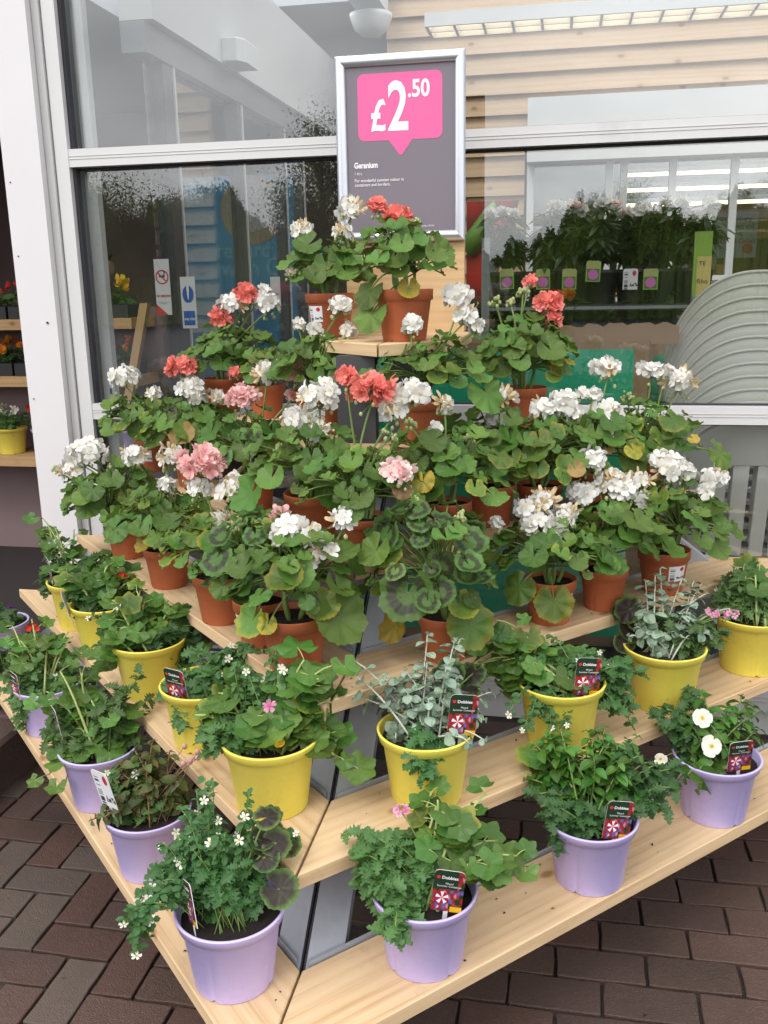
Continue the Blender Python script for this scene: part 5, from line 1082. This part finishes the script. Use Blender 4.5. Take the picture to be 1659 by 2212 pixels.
# ------------------------------------------------------------------ rhododendrons on a rack behind the glass
YR = 3.86
rk = thing('plant_rack', 'grey metal rack holding rhododendrons behind the glass', 'rack', (ony(1050, 640, YR)[0], YR, 0))
xr0 = ony(1050, 640, YR)[0]; xr1 = ony(1478, 640, YR)[0]; galv = plain('galvanised', (.28, .30, .32), .4, .15, 30, metal=.6)
zr1 = ony(1250, 652, YR)[2]; zr0 = ony(1250, 790, YR)[2]
for x in (xr0, xr1+.04):
    for y in (YR-.02, YR+.42): MB().box((x-.016-xr0, y-YR-.016, 0), (x+.016-xr0, y-YR+.016, ony(1050, 515, YR)[2])).build('post', galv, rk)
for zz in (zr0, zr1): MB().box((0, -.01, zz-.035), (xr1-xr0+.04, .42, zz-.012)).build('tray_shelf', M['black_pot'], rk); MB().box((0, -.016, zz-.03), (xr1-xr0+.04, -.0105, zz-.018)).build('lip', galv, rk)
rq = random.Random(77)
def bush(x, y, z, w, h, label, fls, tagon, fk='rhodo', mat='rhodo'):
    P = np.array([x, y, z]); t = thing('rhododendron', label, 'potted plant', P, 'rhododendrons on the rack')
    MB().lathe([(.055, 0), (.075, .13), (.08, .135), (.075, .12)], 18).build('pot', M['black_pot'], t, smooth=True)
    stm = MB(); lf_ = MB(); tops = []
    for k in range(15):
        a = rq.uniform(0, 6.28); e = np.array([math.cos(a)*w*rq.uniform(.1, 1), math.sin(a)*w*rq.uniform(.1, 1), .13+h*rq.uniform(.35, 1)]); pts = curve3((0, 0, .11), e, (0, 0, .02), 5); stm.tube(pts, .003, 4); tops.append(e)
        for q in range(5):
            c = pts[2+q//2] if q < 4 else pts[-1]
            for j in range(7): d = rdir(rq, .1); place(lf_, rq.choice(RH), c, frame(np.array([0, 0, 1.])+rdir(rq, 0)*.5, d), rq.uniform(.05, .085))
    stm.build('stems', M['stem'], t); stuff(lf_.build('foliage', M[mat], t, smooth=True))
    tops.sort(key=lambda q: -q[2]+q[1]*.3)
    for k in range(fls):
        c = tops[k]+np.array([0, -.01, .015]); hb = MB(); hb.tube([(0, 0, -.03), (0, 0, 0)], .003, 4); hd_ = hb.build('flower_head', M['stem'], t, c)
        kd = fk if rq.random() < .7 else 'rosebud'
        for q in range(13 if kd != 'rosebud' else 7):
            d = rdir(rq, .2); d /= np.linalg.norm(d); o = link('floret', rq.choice(FL[kd]), hd_); basis(o, d*(.020 if kd != 'rosebud' else .01), frame(d if kd != 'rosebud' else d+np.array([0, 0, 1.2]), rdir(rq)), .02 if kd != 'rosebud' else .018)
    if tagon is not None:
        p = ony(tagon, 592 if tagon != 1281 else 575, y-.10)-P; c = link('care_tag', TAGR if tagon != 1362 else TAGW, t, p+np.array([0, 0, -.06])); c.scale = (1.05, 1, .95); c.rotation_euler = (0, rq.uniform(-.06, .06), 0)
def rtag():
    m, t, p, o = newmat('rhododendron_tag'); uv = uvvec(t); s = N(t, 'ShaderNodeSeparateXYZ'); L(t, uv, s.inputs[0]); u, v = s.outputs[0], s.outputs[1]
    du = mathn(t, 'SUBTRACT', u, .5); dv = mathn(t, 'MULTIPLY', mathn(t, 'SUBTRACT', v, .34), 1.5); d = mathn(t, 'SQRT', mathn(t, 'ADD', mathn(t, 'MULTIPLY', du, du), mathn(t, 'MULTIPLY', dv, dv)))
    ins = mathn(t, 'MULTIPLY', mathn(t, 'LESS_THAN', mathn(t, 'ABSOLUTE', du), .42), mathn(t, 'LESS_THAN', mathn(t, 'ABSOLUTE', mathn(t, 'SUBTRACT', v, .5)), .45))
    c = mixc(t, ins, (.22, .50, .06), (.10, .16, .04)); c = mixc(t, mathn(t, 'GREATER_THAN', v, .62), c, (.42, .48, .16)); c = mixc(t, mathn(t, 'LESS_THAN', d, .36), c, (.62, .16, .50)); L(t, c, p.inputs['Base Color']); return m
TAGR = tag_mesh(rtag())
for i, (u, fl_, tg, lab) in enumerate([(1095, 3, 1096, 'dark rhododendron with green care tag at the left end of the rack'), (1175, 3, 1174, 'rhododendron with low white flowers, second on the rack'), (1235, 4, 1230, 'rhododendron with a tall pink bud, third on the rack'), (1295, 3, 1281, 'rhododendron whose care tag hangs highest on the rack'), (1365, 5, 1362, 'rhododendron with the big white bloom and white barcode tag'), (1430, 3, 1406, 'rhododendron with the edge-on green tag near the doors'), (1495, 3, None, 'rhododendron at the right end of the rack without a tag')]):
    p = ony(u, 652, YR+.12); bush(p[0], p[1]+rq.uniform(-.02, .05), zr1-.012, .10, .24, lab, fl_, tg)
for i, u in enumerate((1075, 1160, 1240, 1330, 1420)):
    p = ony(u, 700, YR+.12); bush(p[0], p[1], zr0-.012, .10, .16, ['leftmost', 'second', 'middle', 'fourth', 'rightmost'][i]+' dim bush on the lower rack shelf', 1 if i in (2, 3) else 0, None, 'orange')
yl, w_, h_ = card('yellow_tag', 'green and yellow plant tag standing at the right end of the rack', 'tag', 1502, 500, 1532, 640, 3.6, plain('lime_tag', (.24, .42, .05), .5))
MB().box((w_*.2, -.002, .0), (w_, -.0006, h_*.62)).build('panel', plain('cream_panel', (.62, .50, .16), .5), yl); text('TE', .022, M['ink_dark'], (w_*.3, -.004, h_*.48), yl); text('Rho', .024, M['ink_dark'], (w_*.22, -.004, h_*.2), yl)

# ------------------------------------------------------------------ second stand seen past the column and through the left pane
YL = 4.6
zs = [ony(30, v, YL)[2] for v in (706, 830, 1003)]; zz_h = [ony(30, v, YL)[2] for v in (690, 813, 985)]
xl0, xl1 = -3.6, ony(300, 850, YL)[0]
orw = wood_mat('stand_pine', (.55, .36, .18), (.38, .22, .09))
ls = thing('bedding_stand', 'wooden stand of bedding plants in the shade beyond the column', 'stand', (xl0, YL, 0))
for k in range(3):
    MB().box((0, -.02-.14*(2-k)*0, zz_h[k]-.055), (xl1-xl0, .28, zz_h[k]-.0)).build('shelf_plank', orw, ls)
def sl_leg(u0, v0, u1, v1, y, w):
    a = ony(u0, v0, y)-np.array((xl0, YL, 0)); b = ony(u1, v1, y)-np.array((xl0, YL, 0)); d = np.array([w, 0, 0])
    return MB().add([a-d, a+d, b+d, b-d]+[q+np.array([0, .04, 0]) for q in (a-d, a+d, b+d, b-d)], [(0, 1, 2, 3), (4, 7, 6, 5), (0, 4, 5, 1), (1, 5, 6, 2), (2, 6, 7, 3), (3, 7, 4, 0)])
sl_leg(310, 655, 268, 905, YL-.05, .022).build('leg', orw, ls); sl_leg(362, 660, 372, 890, YL+.3, .028).build('leg', orw, ls)
MB().box((0, .27, 0), (xl1-xl0+.2, .30, zz_h[0]+.05)).build('back_panel', dark_in, ls)
ro = random.Random(9)
def bed(x, z, kind, label, pot):
    P = np.array([x, YL+.10, z]); t = thing('bedding_plant', label, 'potted plant', P, 'bedding plants on the shaded stand')
    if pot == 'tray': MB().prism([(-.11, -.09), (.11, -.09), (.11, .09), (-.11, .09)], 0, .07, bev=.005).build('tray', M['black_pot'], t); hz_ = .06
    else: hz_ = cone_pot(t, pot, .19)
    mb = MB(); stm = MB()
    for k in range(90): d = rdir(ro, .4); place(mb, ro.choice(OVB), np.array([ro.uniform(-.09, .09), ro.uniform(-.08, .08), hz_+ro.uniform(0, .07)]), frame(rdir(ro, .6), d), ro.uniform(.025, .05))
    stuff(mb.build('foliage', M['fern'], t, smooth=True))
    for k in range(9):
        e = np.array([ro.uniform(-.09, .09), ro.uniform(-.09, .05), hz_+ro.uniform(.07, .13)]); stm.tube([(e[0]*.6, e[1]*.6, hz_), e], .002, 4)
        o = link('flower', ro.choice(FL[kind]), t); basis(o, e, frame(rdir(ro, .6)+np.array([0, -.4, 0]), rdir(ro)), .026)
    stm.build('stems', M['stem'], t)
i = 0; names = {'yellow': 'yellow tulip-like flowers', 'orange': 'orange flowers', 'red': 'red striped flowers', 'rosebud': 'pale red flowers', 'small': 'white flowers'}
order = ['far left', 'left', 'mid left', 'centre', 'right', 'far right']
for k, rowk in enumerate((('yellow', 'yellow', 'red', 'red', 'rosebud'), ('orange', 'yellow', 'orange', 'orange', 'yellow'), ('red', 'small', 'red', 'small', 'red'))):
    for j, kd in enumerate(rowk):
        x = xl1-.14-j*.235; pot = 'tray' if k < 2 else ('l' if j % 2 == 0 else 'y')
        bed(x, zz_h[k]+.0005, kd, '%s in a %s, %s from the right on the %s shaded shelf' % (names[kd], {'tray': 'black tray', 'l': 'lavender pot', 'y': 'yellow pot'}[pot], ['first', 'second', 'third', 'fourth', 'fifth'][j], ['top', 'middle', 'bottom'][k]), pot)

# ------------------------------------------------------------------ shopper standing behind the shaded stand, seen through the left pane
hc = atd(205, 552, 6.0); gz = hc[2]-1.60; pr = thing('person', 'person in a dark top with short brown hair seen through the left pane', 'person', (hc[0], hc[1], .004))
sk = [((0, 0, .94), .14), ((0, 0, 1.12), .125), ((.0, 0, 1.33), .15), ((.01, 0, 1.44), .075), ((.02, 0, 1.52), .055), ((.03, 0, 1.62), .088), ((.03, 0, 1.70), .085),
      ((0, .17, 1.38), .065), ((.02, .21, 1.12), .05), ((.16, .20, .98), .04), ((.24, .19, .99), .035), ((0, -.17, 1.38), .065), ((.02, -.21, 1.12), .05), ((.16, -.20, .98), .04), ((.24, -.19, .99), .035),
      ((0, .09, .86), .10), ((.02, .10, .48), .065), ((0, .10, .09), .045), ((.13, .11, .04), .04), ((0, -.09, .86), .10), ((.02, -.10, .48), .065), ((0, -.10, .09), .045), ((.13, -.11, .04), .04), ((.105, 0, 1.625), .022)]
ed = [(0, 1), (1, 2), (2, 3), (3, 4), (4, 5), (5, 6), (2, 7), (7, 8), (8, 9), (9, 10), (2, 11), (11, 12), (12, 13), (13, 14), (0, 15), (15, 16), (16, 17), (17, 18), (0, 19), (19, 20), (20, 21), (21, 22), (5, 23)]
pm, t, p, o_ = newmat('shopper'); sz = N(t, 'ShaderNodeSeparateXYZ'); L(t, objvec(t), sz.inputs[0])
zc_ = ramp(t, mathn(t, 'DIVIDE', sz.outputs[2], 2.0), [(.0, (.03, .03, .04)), (.46, (.03, .03, .04)), (.47, (.04, .05, .09)), (.735, (.04, .05, .09)), (.745, (.46, .27, .20)), (1, (.46, .27, .20))]); L(t, zc_, p.inputs['Base Color'])
me = bpy.data.meshes.new('body'); me.from_pydata([q[0] for q in sk], ed, []); me.materials.append(pm); bo = link('body', me, pr)
md = bo.modifiers.new('skin', 'SKIN'); me.skin_vertices[0].data[0].use_root = True
for i, q in enumerate(sk): me.skin_vertices[0].data[i].radius = (q[1], q[1])
bo.modifiers.new('sub', 'SUBSURF').levels = 2; bo.modifiers['sub'].render_levels = 2
hm = plain('hair', (.07, .05, .035), .7, .3, 60); hb = MB(); vs, fs, uv = ball((.012, 0, 1.69), .105, 18, 12, (1.0, .92, .98)); rq2 = random.Random(2)
vs = [(x-.012*(z < 1.66), y, max(z, 1.60)+rq2.uniform(-.004, .004)) if not (x > .085 and z < 1.70) else (.075, y*.8, z) for x, y, z in vs]; hb.add(vs, fs, uv).build('hair', hm, pr, smooth=True)
